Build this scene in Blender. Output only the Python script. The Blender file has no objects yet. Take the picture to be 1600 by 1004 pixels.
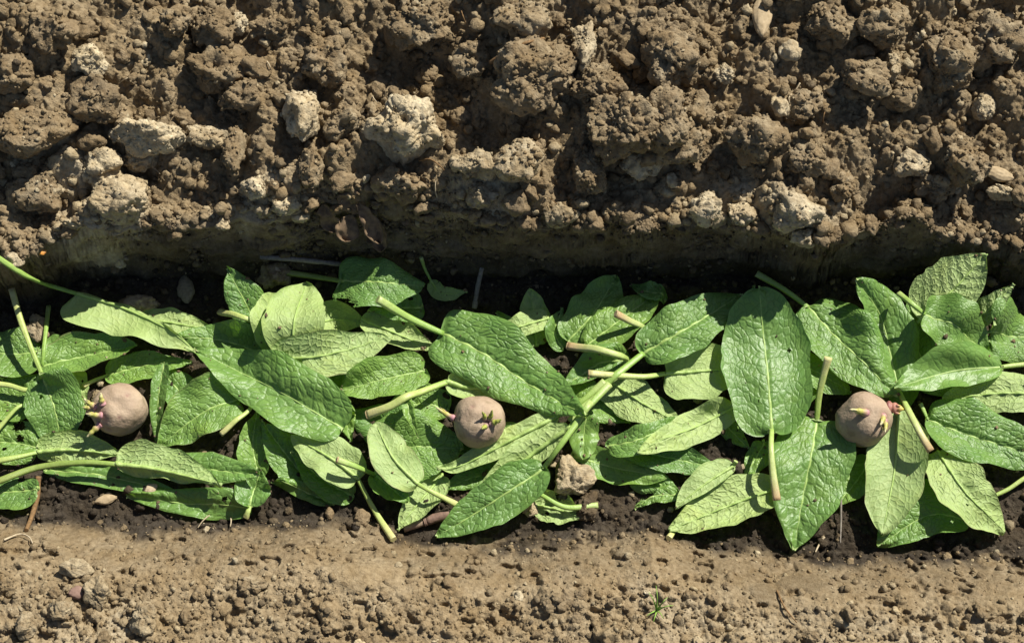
import bpy, math, random
import numpy as np
from mathutils import Vector

R = math.radians
random.seed(7)
rng = np.random.default_rng(7)
scn = bpy.context.scene
col = scn.collection

# ------------------------------------------------------------------ camera, sky, sun, exposure
TILT = R(22.0); DIST = 1.6; MPP = 0.95 / 1600.0          # metres per photo pixel on the floor plane
cam_d = bpy.data.cameras.new('camera'); cam = bpy.data.objects.new('camera', cam_d); col.objects.link(cam)
cam.location = (0, -DIST * math.sin(TILT), DIST * math.cos(TILT)); cam.rotation_euler = (TILT, 0, 0)
cam_d.sensor_width = 36; cam_d.lens = 36 * DIST / 0.95; cam_d.clip_start = .05; cam_d.clip_end = 500
scn.camera = cam

SUN_EL = R(46.0); SUN_AZ = R(44.0)                        # azimuth from +y (up the picture) towards +x
world = bpy.data.worlds.new('World'); scn.world = world; world.use_nodes = True
wn = world.node_tree.nodes; bg = wn['Background']
sky = wn.new('ShaderNodeTexSky'); sky.sky_type = 'NISHITA'; sky.sun_disc = False
sky.sun_elevation = SUN_EL; sky.sun_rotation = SUN_AZ
world.node_tree.links.new(sky.outputs[0], bg.inputs[0]); bg.inputs[1].default_value = 0.05
sun_d = bpy.data.lights.new('sun', 'SUN'); sun_d.energy = 5.0; sun_d.angle = R(.5); sun_d.color = (1, .955, .87)
sun = bpy.data.objects.new('sun', sun_d); col.objects.link(sun)
sdir = Vector((math.sin(SUN_AZ) * math.cos(SUN_EL), math.cos(SUN_AZ) * math.cos(SUN_EL), math.sin(SUN_EL)))
sun.rotation_euler = sdir.to_track_quat('Z', 'Y').to_euler()
scn.view_settings.view_transform = 'Standard'; scn.view_settings.look = 'None'
scn.view_settings.gamma = 1.0; scn.view_settings.use_curve_mapping = False
scn.view_settings.exposure = 0.66
scn.cycles.max_bounces = 6; scn.cycles.transparent_max_bounces = 4

CP = np.array(cam.location); CF = np.array((0, math.sin(TILT), -math.cos(TILT)))
CR = np.array((1., 0, 0)); CU = np.array((0, math.cos(TILT), math.sin(TILT)))
def at(px, py, z=0.0):
    """photo pixel -> world point on the level z (metres)"""
    d = CF * DIST + CR * (px - 800) * MPP + CU * (502 - py) * MPP
    return CP + d * ((z - CP[2]) / d[2])

# ------------------------------------------------------------------ noise
def _h(ix, iy, iz, s):
    n = (ix.astype(np.int64) * 374761393 + iy.astype(np.int64) * 668265263 + iz.astype(np.int64) * 2147483647 + s * 1274126177) & 0x7fffffff
    n = ((n ^ (n >> 13)) * 1274126177) & 0x7fffffff
    n = ((n ^ (n >> 15)) * 668265263) & 0x7fffffff
    return ((n ^ (n >> 16)) & 0xffffff) / float(0xffffff)
def vnoise(x, y, z=None, s=0):
    x = np.asarray(x, float); y = np.asarray(y, float)
    z = np.zeros_like(x) if z is None else np.asarray(z, float)
    X, Y, Z = np.floor(x), np.floor(y), np.floor(z)
    fx, fy, fz = x - X, y - Y, z - Z
    fx = fx * fx * (3 - 2 * fx); fy = fy * fy * (3 - 2 * fy); fz = fz * fz * (3 - 2 * fz)
    def c(a, b, d): return _h(X + a, Y + b, Z + d, s)
    def lay(d):
        a = c(0, 0, d) * (1 - fx) + c(1, 0, d) * fx; b = c(0, 1, d) * (1 - fx) + c(1, 1, d) * fx
        return a * (1 - fy) + b * fy
    return (lay(0) * (1 - fz) + lay(1) * fz) * 2 - 1
def fbm(x, y, z=None, s=0, o=4, g=.5):
    t = 0; a = 1
    for k in range(o):
        t = t + a * vnoise(x * 2 ** k, y * 2 ** k, None if z is None else z * 2 ** k, s + k * 17); a *= g
    return t
def worley(x, y, z=None, s=0):
    """F1, F2 of jittered cells"""
    X, Y = np.floor(x), np.floor(y)
    F1 = np.full(np.shape(x), 9.); F2 = F1.copy()
    zz = [0] if z is None else [-1, 0, 1]
    Z = np.zeros_like(X) if z is None else np.floor(z)
    for a in (-1, 0, 1):
        for b in (-1, 0, 1):
            for c in zz:
                cx, cy, cz = X + a, Y + b, Z + c
                d = (cx + .1 + .8 * _h(cx, cy, cz, s) - x) ** 2 + (cy + .1 + .8 * _h(cx, cy, cz, s + 5) - y) ** 2
                if z is not None: d = d + (cz + .1 + .8 * _h(cx, cy, cz, s + 9) - z) ** 2
                d = np.sqrt(d)
                F2 = np.minimum(F2, np.maximum(F1, d)); F1 = np.minimum(F1, d)
    return F1, F2
def sstep(a, b, x):
    t = np.clip((x - a) / (b - a), 0, 1); return t * t * (3 - 2 * t)

# ------------------------------------------------------------------ mesh helpers
def mesh_np(name, V, F, smooth=True, attrs=None):
    V = np.ascontiguousarray(V, np.float32); F = np.ascontiguousarray(F, np.int32); k = F.shape[1]
    me = bpy.data.meshes.new(name)
    me.vertices.add(len(V)); me.vertices.foreach_set('co', V.ravel())
    me.loops.add(F.size); me.loops.foreach_set('vertex_index', F.ravel())
    me.polygons.add(len(F)); me.polygons.foreach_set('loop_start', np.arange(0, F.size, k, dtype=np.int32))
    me.polygons.foreach_set('use_smooth', np.full(len(F), smooth))
    for n, v in (attrs or {}).items():
        a = me.attributes.new(n, 'FLOAT', 'POINT'); a.data.foreach_set('value', np.ascontiguousarray(v, np.float32).ravel())
    me.update(calc_edges=True)
    return me
def link(name, me, mat=None, parent=None, loc=None):
    o = bpy.data.objects.new(name, me); col.objects.link(o)
    if mat is not None and not me.materials: me.materials.append(mat)
    if parent is not None: o.parent = parent
    if loc is not None: o.location = loc
    return o
def empty(name, loc):
    o = bpy.data.objects.new(name, None); col.objects.link(o); o.location = loc; o.empty_display_size = .01; return o
def tag(o, label=None, cat=None, group=None, kind=None):
    if label: o['label'] = label
    if cat: o['category'] = cat
    if group: o['group'] = group
    if kind: o['kind'] = kind
    return o
def grid_faces(nu, nv, flip=False):
    i = np.arange(nu * nv).reshape(nu, nv)
    a, b, c, d = i[:-1, :-1].ravel(), i[1:, :-1].ravel(), i[1:, 1:].ravel(), i[:-1, 1:].ravel()
    return np.stack((a, d, c, b) if flip else (a, b, c, d), 1)
def catmull(P, n):
    P = np.array(P, float)
    if len(P) == 2: P = np.array([P[0], (P[0] + P[1]) / 2, P[1]])
    Q = np.vstack((2 * P[0] - P[1], P, 2 * P[-1] - P[-2])); out = []
    for k in range(len(P) - 1):
        p0, p1, p2, p3 = Q[k:k + 4]; t = np.linspace(0, 1, 24, endpoint=False)[:, None]
        out.append(.5 * (2 * p1 + (p2 - p0) * t + (2 * p0 - 5 * p1 + 4 * p2 - p3) * t ** 2 + (3 * p1 - p0 - 3 * p2 + p3) * t ** 3))
    out = np.vstack(out + [P[-1:]])
    s = np.concatenate(([0], np.cumsum(np.linalg.norm(np.diff(out, axis=0), axis=1))))
    u = np.asarray(n, float) if np.ndim(n) else np.linspace(0, 1, n)
    u = u * s[-1]
    return np.stack([np.interp(u, s, out[:, i]) for i in range(3)], 1), s[-1]
def ico(sub):
    import bmesh
    bm = bmesh.new(); bmesh.ops.create_icosphere(bm, subdivisions=sub, radius=1)
    V = np.array([v.co[:] for v in bm.verts]); F = np.array([[v.index for v in f.verts] for f in bm.faces]); bm.free()
    return V, F

# ------------------------------------------------------------------ materials
class NT:
    def __init__(s, name):
        s.m = bpy.data.materials.new(name); s.m.use_nodes = True; s.t = s.m.node_tree; s.t.nodes.clear()
        s.out = s.n('ShaderNodeOutputMaterial')
    def n(s, t, **k):
        o = s.t.nodes.new(t)
        for a, b in k.items(): setattr(o, a, b)
        return o
    def l(s, a, b): s.t.links.new(a, b)
    def put(s, sock, v):
        if hasattr(v, 'is_output'): s.l(v, sock)
        else: sock.default_value = (*v, 1) if isinstance(v, tuple) and len(v) == 3 else v
    def attr(s, n): return s.n('ShaderNodeAttribute', attribute_name=n).outputs['Fac']
    def mix(s, f, a, b, mode='MIX'):
        o = s.n('ShaderNodeMix', data_type='RGBA', blend_type=mode, clamp_factor=True)
        s.put(o.inputs[0], f); s.put(o.inputs[6], a); s.put(o.inputs[7], b); return o.outputs[2]
    def math(s, op, a, b=0.0, c=0.0):
        o = s.n('ShaderNodeMath', operation=op); s.put(o.inputs[0], a); s.put(o.inputs[1], b); s.put(o.inputs[2], c); return o.outputs[0]
    def noise(s, scale, det=3, vec=None, rough=.55):
        o = s.n('ShaderNodeTexNoise'); o.inputs['Scale'].default_value = scale; o.inputs['Detail'].default_value = det; o.inputs['Roughness'].default_value = rough
        if vec is not None: s.l(vec, o.inputs['Vector'])
        return o.outputs['Fac']
    def ramp(s, f, lo, hi):
        o = s.n('ShaderNodeMapRange'); s.l(f, o.inputs[0]); o.inputs[1].default_value = lo; o.inputs[2].default_value = hi; return o.outputs[0]
    def bsdf(s, color, rough, spec=.3, **k):
        p = s.n('ShaderNodeBsdfPrincipled'); s.put(p.inputs['Base Color'], color); s.put(p.inputs['Roughness'], rough); s.put(p.inputs['Specular IOR Level'], spec)
        for a, b in k.items(): s.put(p.inputs[a.replace('_', ' ')], b)
        return p
    def bump(s, h, dist, strength=1.0, normal=None):
        b = s.n('ShaderNodeBump'); b.inputs['Distance'].default_value = dist; b.inputs['Strength'].default_value = strength; s.l(h, b.inputs['Height'])
        if normal is not None: s.l(normal, b.inputs['Normal'])
        return b.outputs[0]
    def done(s, sh): s.l(sh, s.out.inputs[0]); return s.m

def soil_mat(name, dry, wet, pale, use_attr=True, moist=0.0, palev=0.0):
    t = NT(name)
    geo = t.n('ShaderNodeNewGeometry').outputs['Position']
    m = t.attr('moist') if use_attr else moist
    p = t.attr('pale') if use_attr else palev
    c = t.mix(m, dry, wet); c = t.mix(p, c, pale)
    n1 = t.noise(38, 4, geo); n2 = t.noise(230, 3, geo); n3 = t.noise(900, 2, geo)
    c = t.mix(t.ramp(n1, .35, .7), c, t.mix(1.0, c, (.82, .76, .66), 'MULTIPLY'))
    c = t.mix(t.ramp(n2, .30, .72), t.mix(1.0, c, (.74, .70, .64), 'MULTIPLY'), t.mix(1.0, c, (1.20, 1.20, 1.18), 'MULTIPLY'))
    c = t.mix(t.math('MULTIPLY', t.ramp(n3, .69, .76), .45), c, (.50, .44, .30))
    c = t.mix(t.math('MULTIPLY', t.ramp(n3, .36, .26), .6), c, t.mix(1.0, c, (.35, .32, .30), 'MULTIPLY'))
    nb = t.bump(t.noise(1500, 2, geo), .0007, .9)
    nb = t.bump(t.noise(520, 3, geo), .0016, .9, nb)
    b = t.bsdf(c, .95, .12, Normal=nb)
    return t.done(b.outputs[0])
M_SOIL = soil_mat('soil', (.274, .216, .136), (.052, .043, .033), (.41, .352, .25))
M_CLOD = soil_mat('clod_soil', (.236, .182, .113), (.10, .078, .052), (.52, .45, .315))
M_CRUMB = soil_mat('crumb_soil', (.256, .200, .124), (.046, .038, .030), (.41, .35, .238))

def leaf_mat():
    t = NT('comfrey_leaf')
    uv = t.n('ShaderNodeUVMap', uv_map='leaf').outputs[0]
    vein, main, tint, rim = t.attr('vein'), t.attr('main'), t.attr('tint'), t.attr('rim')
    back = t.n('ShaderNodeNewGeometry').outputs['Backfacing']
    n1 = t.noise(90, 3, uv); n2 = t.noise(1400, 2, uv)
    cuv = t.n('ShaderNodeUVMap', uv_map='cell').outputs[0]
    def edge(scale, rnd):
        o = t.n('ShaderNodeTexVoronoi', voronoi_dimensions='2D', feature='DISTANCE_TO_EDGE'); t.l(cuv, o.inputs['Vector']); o.inputs['Scale'].default_value = scale; o.inputs['Randomness'].default_value = rnd
        return o.outputs['Distance']
    e1, e2 = edge(1.0, .85), edge(2.6, .9)
    net = t.math('MAXIMUM', t.ramp(e1, .10, .02), t.math('MULTIPLY', t.ramp(e2, .10, .02), .35))
    lat = vein; vein = t.math('MAXIMUM', net, vein)
    dome = t.n('ShaderNodeMapRange', interpolation_type='SMOOTHSTEP'); t.l(e1, dome.inputs[0]); dome.inputs[2].default_value = .28
    relief = t.math('MULTIPLY', t.math('MULTIPLY_ADD', t.ramp(e2, 0, .25), .22, dome.outputs[0]), t.attr('quilt'))
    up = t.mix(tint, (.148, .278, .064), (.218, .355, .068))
    up = t.mix(t.ramp(n1, .35, .7), up, t.mix(1.0, up, (.82, .90, .95), 'MULTIPLY'))
    up = t.mix(t.math('MULTIPLY', vein, .42), up, (.080, .150, .025))  # veins drawn darker: shade of their grooves painted into the upper colour
    up = t.mix(t.math('MULTIPLY', main, .48), up, (.20, .33, .085))
    dn = t.mix(tint, (.315, .430, .150), (.375, .485, .160))
    dn = t.mix(t.ramp(n1, .35, .7), dn, t.mix(1.0, dn, (.88, .92, .90), 'MULTIPLY'))
    dn = t.mix(t.math('MULTIPLY', vein, .50), dn, (.36, .45, .16))
    dn = t.mix(t.math('MULTIPLY', main, .6), dn, (.40, .50, .18))
    c = t.mix(back, up, dn)
    wash = t.ramp(t.noise(28, 3, uv), .55, .72)
    c = t.mix(t.math('MULTIPLY', wash, .35), c, t.mix(1.0, c, (1.25, 1.10, .62), 'MULTIPLY'))
    c = t.mix(t.math('MULTIPLY', rim, .55), c, (.24, .20, .10))
    spots = t.ramp(t.noise(160, 2, uv), .74, .78)
    c = t.mix(t.math('MULTIPLY', spots, .5), c, (.16, .13, .05))
    nb = t.bump(relief, .00042, 1.0)
    nb = t.bump(n2, .0003, .45, nb)
    p = t.bsdf(c, t.mix(back, (.41, .41, .41), (.58, .58, .58)), .5, Normal=nb)
    p.inputs['Sheen Weight'].default_value = .05; p.inputs['Sheen Roughness'].default_value = .4
    tr = t.n('ShaderNodeBsdfTranslucent'); t.put(tr.inputs[0], t.mix(1.0, c, (1.15, 1.35, .40), 'MULTIPLY')); t.l(nb, tr.inputs['Normal'])
    mx = t.n('ShaderNodeMixShader'); mx.inputs[0].default_value = .24; t.l(p.outputs[0], mx.inputs[1]); t.l(tr.outputs[0], mx.inputs[2])
    return t.done(mx.outputs[0])
M_LEAF = leaf_mat()
def stalk_mat(name, c0, c1, c2):
    """along: 0 at the blade, 1 at the cut end"""
    t = NT(name); al = t.attr('along'); geo = t.n('ShaderNodeTexCoord').outputs['Object']
    c = t.mix(t.ramp(al, 0, .8), c0, c1); c = t.mix(t.ramp(al, .70, 1.0), c, c2)
    c = t.mix(t.ramp(t.noise(260, 3, geo), .35, .7), c, t.mix(1.0, c, (.80, .84, .70), 'MULTIPLY'))
    nb = t.bump(t.noise(900, 2, geo), .0004, .5)
    p = t.bsdf(c, .45, .4, Normal=nb); p.inputs['Subsurface Weight'].default_value = .12; p.inputs['Subsurface Radius'].default_value = (.002, .003, .001)
    p.inputs['Subsurface Scale'].default_value = .5
    return t.done(p.outputs[0])
M_PET = stalk_mat('petiole_green', (.22, .36, .07), (.30, .42, .11), (.36, .43, .16))
M_PETY = stalk_mat('petiole_yellow', (.28, .40, .09), (.46, .50, .18), (.52, .47, .22))
M_PETP = stalk_mat('petiole_pink_end', (.30, .42, .10), (.44, .47, .20), (.42, .27, .15))
M_PETO = stalk_mat('petiole_olive', (.24, .34, .08), (.24, .29, .08), (.22, .22, .08))
M_RIB = stalk_mat('midrib_pale', (.34, .46, .14), (.32, .44, .13), (.28, .40, .12))
def plain(name, c, c2, rough=.8, scale=300, bump=.0006, spec=.2, stretch=None):
    t = NT(name); co = t.n('ShaderNodeTexCoord').outputs['Object']
    if stretch:
        mp = t.n('ShaderNodeMapping'); mp.inputs['Scale'].default_value = stretch; t.l(co, mp.inputs[0]); co = mp.outputs[0]
    n = t.noise(scale, 4, co)
    cc = t.mix(t.ramp(n, .3, .7), c, c2)
    return t.done(t.bsdf(cc, rough, spec, Normal=t.bump(n, bump, .8)).outputs[0])
M_CUT = plain('cut_stem_end', (.45, .36, .20), (.30, .22, .11), .8, 500)
M_TWIG = plain('brown_twig', (.24, .14, .06), (.12, .075, .035), .8, 500)
M_CANE = plain('dry_cane', (.36, .27, .18), (.22, .15, .11), .7, 400)
M_CANEP = plain('dry_cane_node', (.22, .14, .10), (.14, .09, .07), .7, 400)
M_GREY = plain('grey_stick', (.26, .23, .19), (.15, .13, .11), .85, 400)
M_TAN = plain('tan_wood', (.40, .31, .19), (.28, .21, .12), .8, 350)
M_ROOT = plain('pale_root', (.48, .40, .27), (.33, .26, .16), .8, 400)
M_DEAD = plain('dead_leaf', (.22, .15, .085), (.10, .07, .045), .85, 250)
M_HUSK = plain('dry_husk', (.30, .25, .16), (.17, .14, .09), .8, 350)
M_STONE = plain('grey_stone', (.28, .255, .215), (.20, .18, .15), .8, 240, .0008)
M_RED = plain('red_pebble', (.27, .17, .13), (.19, .12, .09), .75, 240)
M_SEED = plain('seedling_green', (.26, .40, .07), (.16, .30, .06), .5, 300)
M_AMBER = plain('amber_chip', (.75, .36, .07), (.45, .18, .04), .4, 300, spec=.5)
def potato_mat():
    t = NT('potato_skin'); co = t.n('ShaderNodeTexCoord').outputs['Object']
    c = t.mix(t.ramp(t.noise(35, 4, co), .35, .68), (.42, .325, .225), (.33, .235, .165))
    c = t.mix(t.ramp(t.noise(420, 3, co), .30, .75), t.mix(1.0, c, (.84, .83, .80), 'MULTIPLY'), c)
    c = t.mix(t.math('MULTIPLY', t.ramp(t.noise(95, 4, co), .54, .68), .6), c, (.21, .155, .095))
    c = t.mix(t.math('MULTIPLY', t.ramp(t.noise(55, 5, co, .7), .48, .66), .45), c, (.24, .185, .12))
    c = t.mix(t.attr('eye'), c, (.23, .125, .10))
    nb = t.bump(t.noise(420, 4, co), .0008, .8)
    p = t.bsdf(c, .68, .25, Normal=nb)
    return t.done(p.outputs[0])
M_POT = potato_mat()
def sprout_mat(name, base, mid, tip):
    t = NT(name); al = t.attr('along'); co = t.n('ShaderNodeTexCoord').outputs['Object']
    c = t.mix(t.ramp(al, .12, .42), base, mid); c = t.mix(t.ramp(al, .62, .95), c, tip)
    c = t.mix(t.ramp(t.noise(800, 2, co), .3, .7), c, t.mix(1.0, c, (.82, .8, .8), 'MULTIPLY'))
    p = t.bsdf(c, .5, .3); p.inputs['Subsurface Weight'].default_value = .2; p.inputs['Subsurface Scale'].default_value = .4
    p.inputs['Subsurface Radius'].default_value = (.002, .002, .001)
    return t.done(p.outputs[0])
M_SPY = sprout_mat('sprout_yellow', (.46, .24, .25), (.44, .42, .11), (.60, .54, .32))
M_SPG = sprout_mat('sprout_green', (.36, .22, .22), (.34, .38, .07), (.28, .30, .08))
M_SPR = sprout_mat('sprout_red', (.25, .10, .09), (.42, .20, .14), (.60, .48, .12))

# ------------------------------------------------------------------ the terrain: floor, cut wall, heap, near bank
LIPX = [-600, -100, 0, 60, 100, 180, 250, 350, 450, 520, 600, 700, 780, 850, 1000, 1100, 1200, 1260, 1310, 1350, 1450, 1550, 1600, 1700, 2200]
LIPY = [380, 385, 405, 400, 376, 368, 352, 345, 342, 318, 322, 338, 345, 352, 354, 348, 366, 384, 372, 345, 366, 384, 398, 380, 370]
EDGX = [-600, 0, 100, 200, 400, 500, 600, 650, 760, 850, 950, 1000, 1060, 1100, 1200, 1400, 1600, 2200]
EDGY = [800, 792, 800, 812, 806, 800, 812, 832, 838, 832, 824, 806, 836, 846, 852, 856, 868, 860]
LIPZ = .085
def lip_f(px): return 1 - .32 * sstep(1410, 1520, px)
def lip_y(x): return np.interp(x / MPP + 800, LIPX, [at(800, p, LIPZ * lip_f(q))[1] for q, p in zip(LIPX, LIPY)])
def edge_y(x): return np.interp(x / MPP + 800, EDGX, [at(800, p, .004)[1] for p in EDGY])

# granular relief on a 1 mm raster
RX0, RX1, RY0, RY1, RS = -.66, .66, -.46, .56, .001
gx = np.arange(RX0, RX1, RS); gy = np.arange(RY0, RY1, RS)
GX, GY = np.meshgrid(gx, gy)
def zone_masks(X, Y):
    yl = lip_y(X) + .004 * fbm(X * 45, Y * 0, s=3) + .005 * vnoise(X * 16, Y * 0, s=2); ye = edge_y(X) + .003 * vnoise(X * 22, Y * 0, s=4)
    return yl, ye
def base_height(X, Y):
    yl, ye = zone_masks(X, Y)
    yb = np.minimum(.0445 + .002 * vnoise(X * 30, Y * 0, s=8), yl - .005)
    wall = np.clip((Y - yb) / (yl - yb), 0, 1)
    h = LIPZ * lip_f(X / MPP + 800) * wall ** 1.15
    up = np.maximum(Y - yl, 0)
    h = h + np.where(up > 0, .43 * np.minimum(up, .30) - .22 * np.minimum(up, .30) ** 2 + .02 * sstep(.30, .8, up), 0)
    hm = sstep(0, .03, up) * (1 - .8 * sstep(.5, 1.2, up))
    h = h + hm * (.014 * fbm(X * 11, Y * 11, s=21, o=3) + .006 * vnoise(X * 40, Y * 40, s=23))
    dn = np.maximum(ye - Y, 0)
    hb = .066 * sstep(-.012, .072, dn) + .010 * sstep(.05, .16, dn) + .004 * sstep(0, .04, dn) * fbm(X * 14, Y * 14, s=31, o=3)
    hb = np.where(dn > 0, hb - .066 * sstep(-.012, .072, 0 * dn), 0)
    h = h + hb
    fl = (1 - wall) * (1 - sstep(0, .02, dn))
    h = h + fl * (.004 * fbm(X * 22, Y * 22, s=41, o=3))
    return h, wall, up, dn, fl
B, WALL, UP, DN, FL = base_height(GX, GY)
HEAP = sstep(-.004, .006, UP - .002); SLOPE = sstep(.0, .01, DN) * (1 - sstep(.055, .085, DN)); PLAT = sstep(.055, .085, DN)
D = np.zeros_like(GX)
BN = fbm(GX * 140, GY * 140, s=51, o=3)
def splat(n, r0, r1, pw, dens, hk):
    r = r0 * (1 - rng.random(n) * (1 - (r0 / r1) ** pw)) ** (-1 / pw)
    x = rng.uniform(RX0, RX1, n); y = rng.uniform(RY0, RY1, n); keep = rng.random(n)
    for k in range(n):
        i, j = int((y[k] - RY0) / RS), int((x[k] - RX0) / RS)
        if keep[k] > dens[min(i, dens.shape[0] - 1), min(j, dens.shape[1] - 1)]: continue
        w = int(r[k] * 1.45 / RS) + 2
        i0, i1, j0, j1 = max(i - w, 0), min(i + w, len(gy)), max(j - w, 0), min(j + w, len(gx))
        el = rng.uniform(.7, 1.35); an = rng.uniform(0, math.pi); c, s_ = math.cos(an), math.sin(an)
        dx = GX[i0:i1, j0:j1] - x[k]; dy = GY[i0:i1, j0:j1] - y[k]
        d2 = ((dx * c + dy * s_) * el) ** 2 + ((-dx * s_ + dy * c) / el) ** 2
        q = d2 / r[k] ** 2 + .30 * BN[i0:i1, j0:j1]
        hgt = r[k] * hk * np.sqrt(np.clip(1 - q, 0, None)) * rng.uniform(.7, 1.2)
        np.maximum(D[i0:i1, j0:j1], hgt, out=D[i0:i1, j0:j1])
dheap = .95 * HEAP + .50 * PLAT + .10 * SLOPE + .55 * FL
splat(260, .011, .024, 2.2, .95 * HEAP, .95)
splat(1500, .006, .012, 2.2, .95 * HEAP + .10 * PLAT + .2 * FL, .95)
splat(16000, .0025, .006, 2.0, .9 * HEAP + .52 * PLAT + .05 * SLOPE + .5 * FL, .9)
fine = fbm(GX * 330, GY * 330, s=61, o=2)
F1a, F2a = worley(GX * 180, GY * 180, s=71)
PITS = sstep(.45, .80, fbm(GX * 55, GY * 75, s=81, o=3)) * (SLOPE * .9 + PLAT * .75)
DET = D + fine * (.0007 * (HEAP + FL + PLAT) + .0005 * SLOPE + .0003 * WALL) + .0022 * (HEAP + .8 * PLAT + .35 * SLOPE + .4 * FL) * (.6 - F1a) - .0065 * PITS
DET += .003 * WALL * (1 - HEAP) * fbm(GX * 40, GY * 130, s=87, o=4) + .0016 * SLOPE * fbm(GX * 120, GY * 120, s=88, o=3)
for (px, py, rx, ry, dz) in ((690, 130, 75, 55, -.024), (1120, 40, 60, 50, -.022), (1375, 305, 75, 45, -.022), (205, 255, 40, 30, -.018), (600, 90, 50, 60, -.016), (975, 190, 95, 80, .014), (60, 225, 90, 50, .008), (1000, 30, 60, 40, -.010), (300, 110, 60, 60, .004), (800, 215, 60, 35, -.018)):
    c = at(px, py, .11); DET += dz * HEAP * np.exp(-((GX - c[0]) / (rx * MPP)) ** 2 - ((GY - c[1]) / (ry * MPP)) ** 2)
def bil(A, x, y):
    fx = np.clip((x - RX0) / RS, 0, len(gx) - 1.001); fy = np.clip((y - RY0) / RS, 0, len(gy) - 1.001)
    i, j = fy.astype(int), fx.astype(int); a, b = fy - i, fx - j
    return A[i, j] * (1 - a) * (1 - b) + A[i + 1, j] * a * (1 - b) + A[i, j + 1] * (1 - a) * b + A[i + 1, j + 1] * a * b
def terrain(x, y):
    x = np.atleast_1d(np.asarray(x, float)); y = np.atleast_1d(np.asarray(y, float))
    return base_height(x, y)[0] + bil(DET, x, y)

def pale_field(x, y, up):
    px = x / MPP + 800
    band = sstep(-.004, .004, up) * (1 - sstep(.045, .095, up)); low = sstep(-.004, .004, up) * (1 - sstep(.02, .045, up))
    f = band * np.exp(-((px - 175) / 75) ** 2) + low * (.8 * np.exp(-((px - 430) / 50) ** 2) + .9 * np.exp(-((px - 1170) / 125) ** 2) + .5 * np.exp(-((px - 760) / 60) ** 2))
    return np.clip(1.6 * f, 0, 1) * sstep(-.6, .15, fbm(x * 45, y * 45, s=97, o=3))
def axis(lo, hi, st, far, extra=None):
    a = [np.arange(lo, hi, st)] if extra is None else [np.arange(lo, extra[0], st), np.arange(extra[0], extra[1], extra[2]), np.arange(extra[1], hi, st)]
    g = []; d = st; p = 0
    while p < far: d *= 1.14; p += d; g.append(p)
    g = np.array(g)
    return np.concatenate((lo - g[::-1], *a, hi - st + g))
ax = axis(-.53, .53, .001, 40); ay = axis(-.40, .42, .001, 40, (.030, .078, .0005))
AX, AY = np.meshgrid(ax, ay)
Bm, Wm, Um, Dm, Fm = base_height(AX, AY)
inside = (AX > RX0 + .01) & (AX < RX1 - .01) & (AY > RY0 + .01) & (AY < RY1 - .01)
Z = Bm + np.where(inside, bil(DET, AX, AY), .004 * fbm(AX * 60, AY * 60, s=90, o=2))
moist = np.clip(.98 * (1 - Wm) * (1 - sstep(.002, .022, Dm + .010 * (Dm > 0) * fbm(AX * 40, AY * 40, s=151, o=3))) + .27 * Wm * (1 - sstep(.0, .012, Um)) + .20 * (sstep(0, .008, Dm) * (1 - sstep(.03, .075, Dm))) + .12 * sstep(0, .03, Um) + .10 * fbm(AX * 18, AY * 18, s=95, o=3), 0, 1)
palez = pale_field(AX, AY, AY - lip_y(AX))
plat = sstep(.05, .10, Dm)
palez = np.clip(palez + plat * .55 * sstep(-.5, .5, fbm(AX * 9, AY * 9, s=98, o=2)), 0, 1)
# two smooth smeared patches on the near bank
for (px, py, rx, ry) in ((1258, 900, 46, 15), (1200, 917, 20, 18), (570, 893, 60, 26)):
    c = at(px, py, .07); q = ((AX - c[0]) / (rx * MPP)) ** 2 + ((AY - c[1]) / (ry * MPP * 1.08)) ** 2
    k = (1 - sstep(.35, 1.15, q + .35 * fbm(AX * 70, AY * 90, s=99, o=3))) * .85
    zc = float(base_height(np.array([c[0]]), np.array([c[1]]))[0][0])
    Z = Z * (1 - k) + k * (Bm + .0035)
    moist = moist * (1 - k) + k * (.38 if px > 1000 else .0)
wm = np.clip(Wm, 0, 1); wm = sstep(.0, .12, wm) * (1 - sstep(.0, .010, Um))      # the cut face: relief pushed out sideways
cut = fbm(AX * 38, Z * 70, s=141, o=4) + .8 * sstep(.25, .6, fbm(AX * 14, Z * 160, s=142, o=3)) - .5 * sstep(.3, .7, fbm(AX * 26, Z * 40, s=143, o=3))
AYw = AY - .0042 * wm * cut * inside
moist = np.clip(moist + wm * .16 * fbm(AX * 30, Z * 60, s=144, o=3), 0, 1)
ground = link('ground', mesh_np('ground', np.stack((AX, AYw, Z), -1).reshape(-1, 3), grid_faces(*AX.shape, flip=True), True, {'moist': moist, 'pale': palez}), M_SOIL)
tag(ground, kind='structure')

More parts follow.
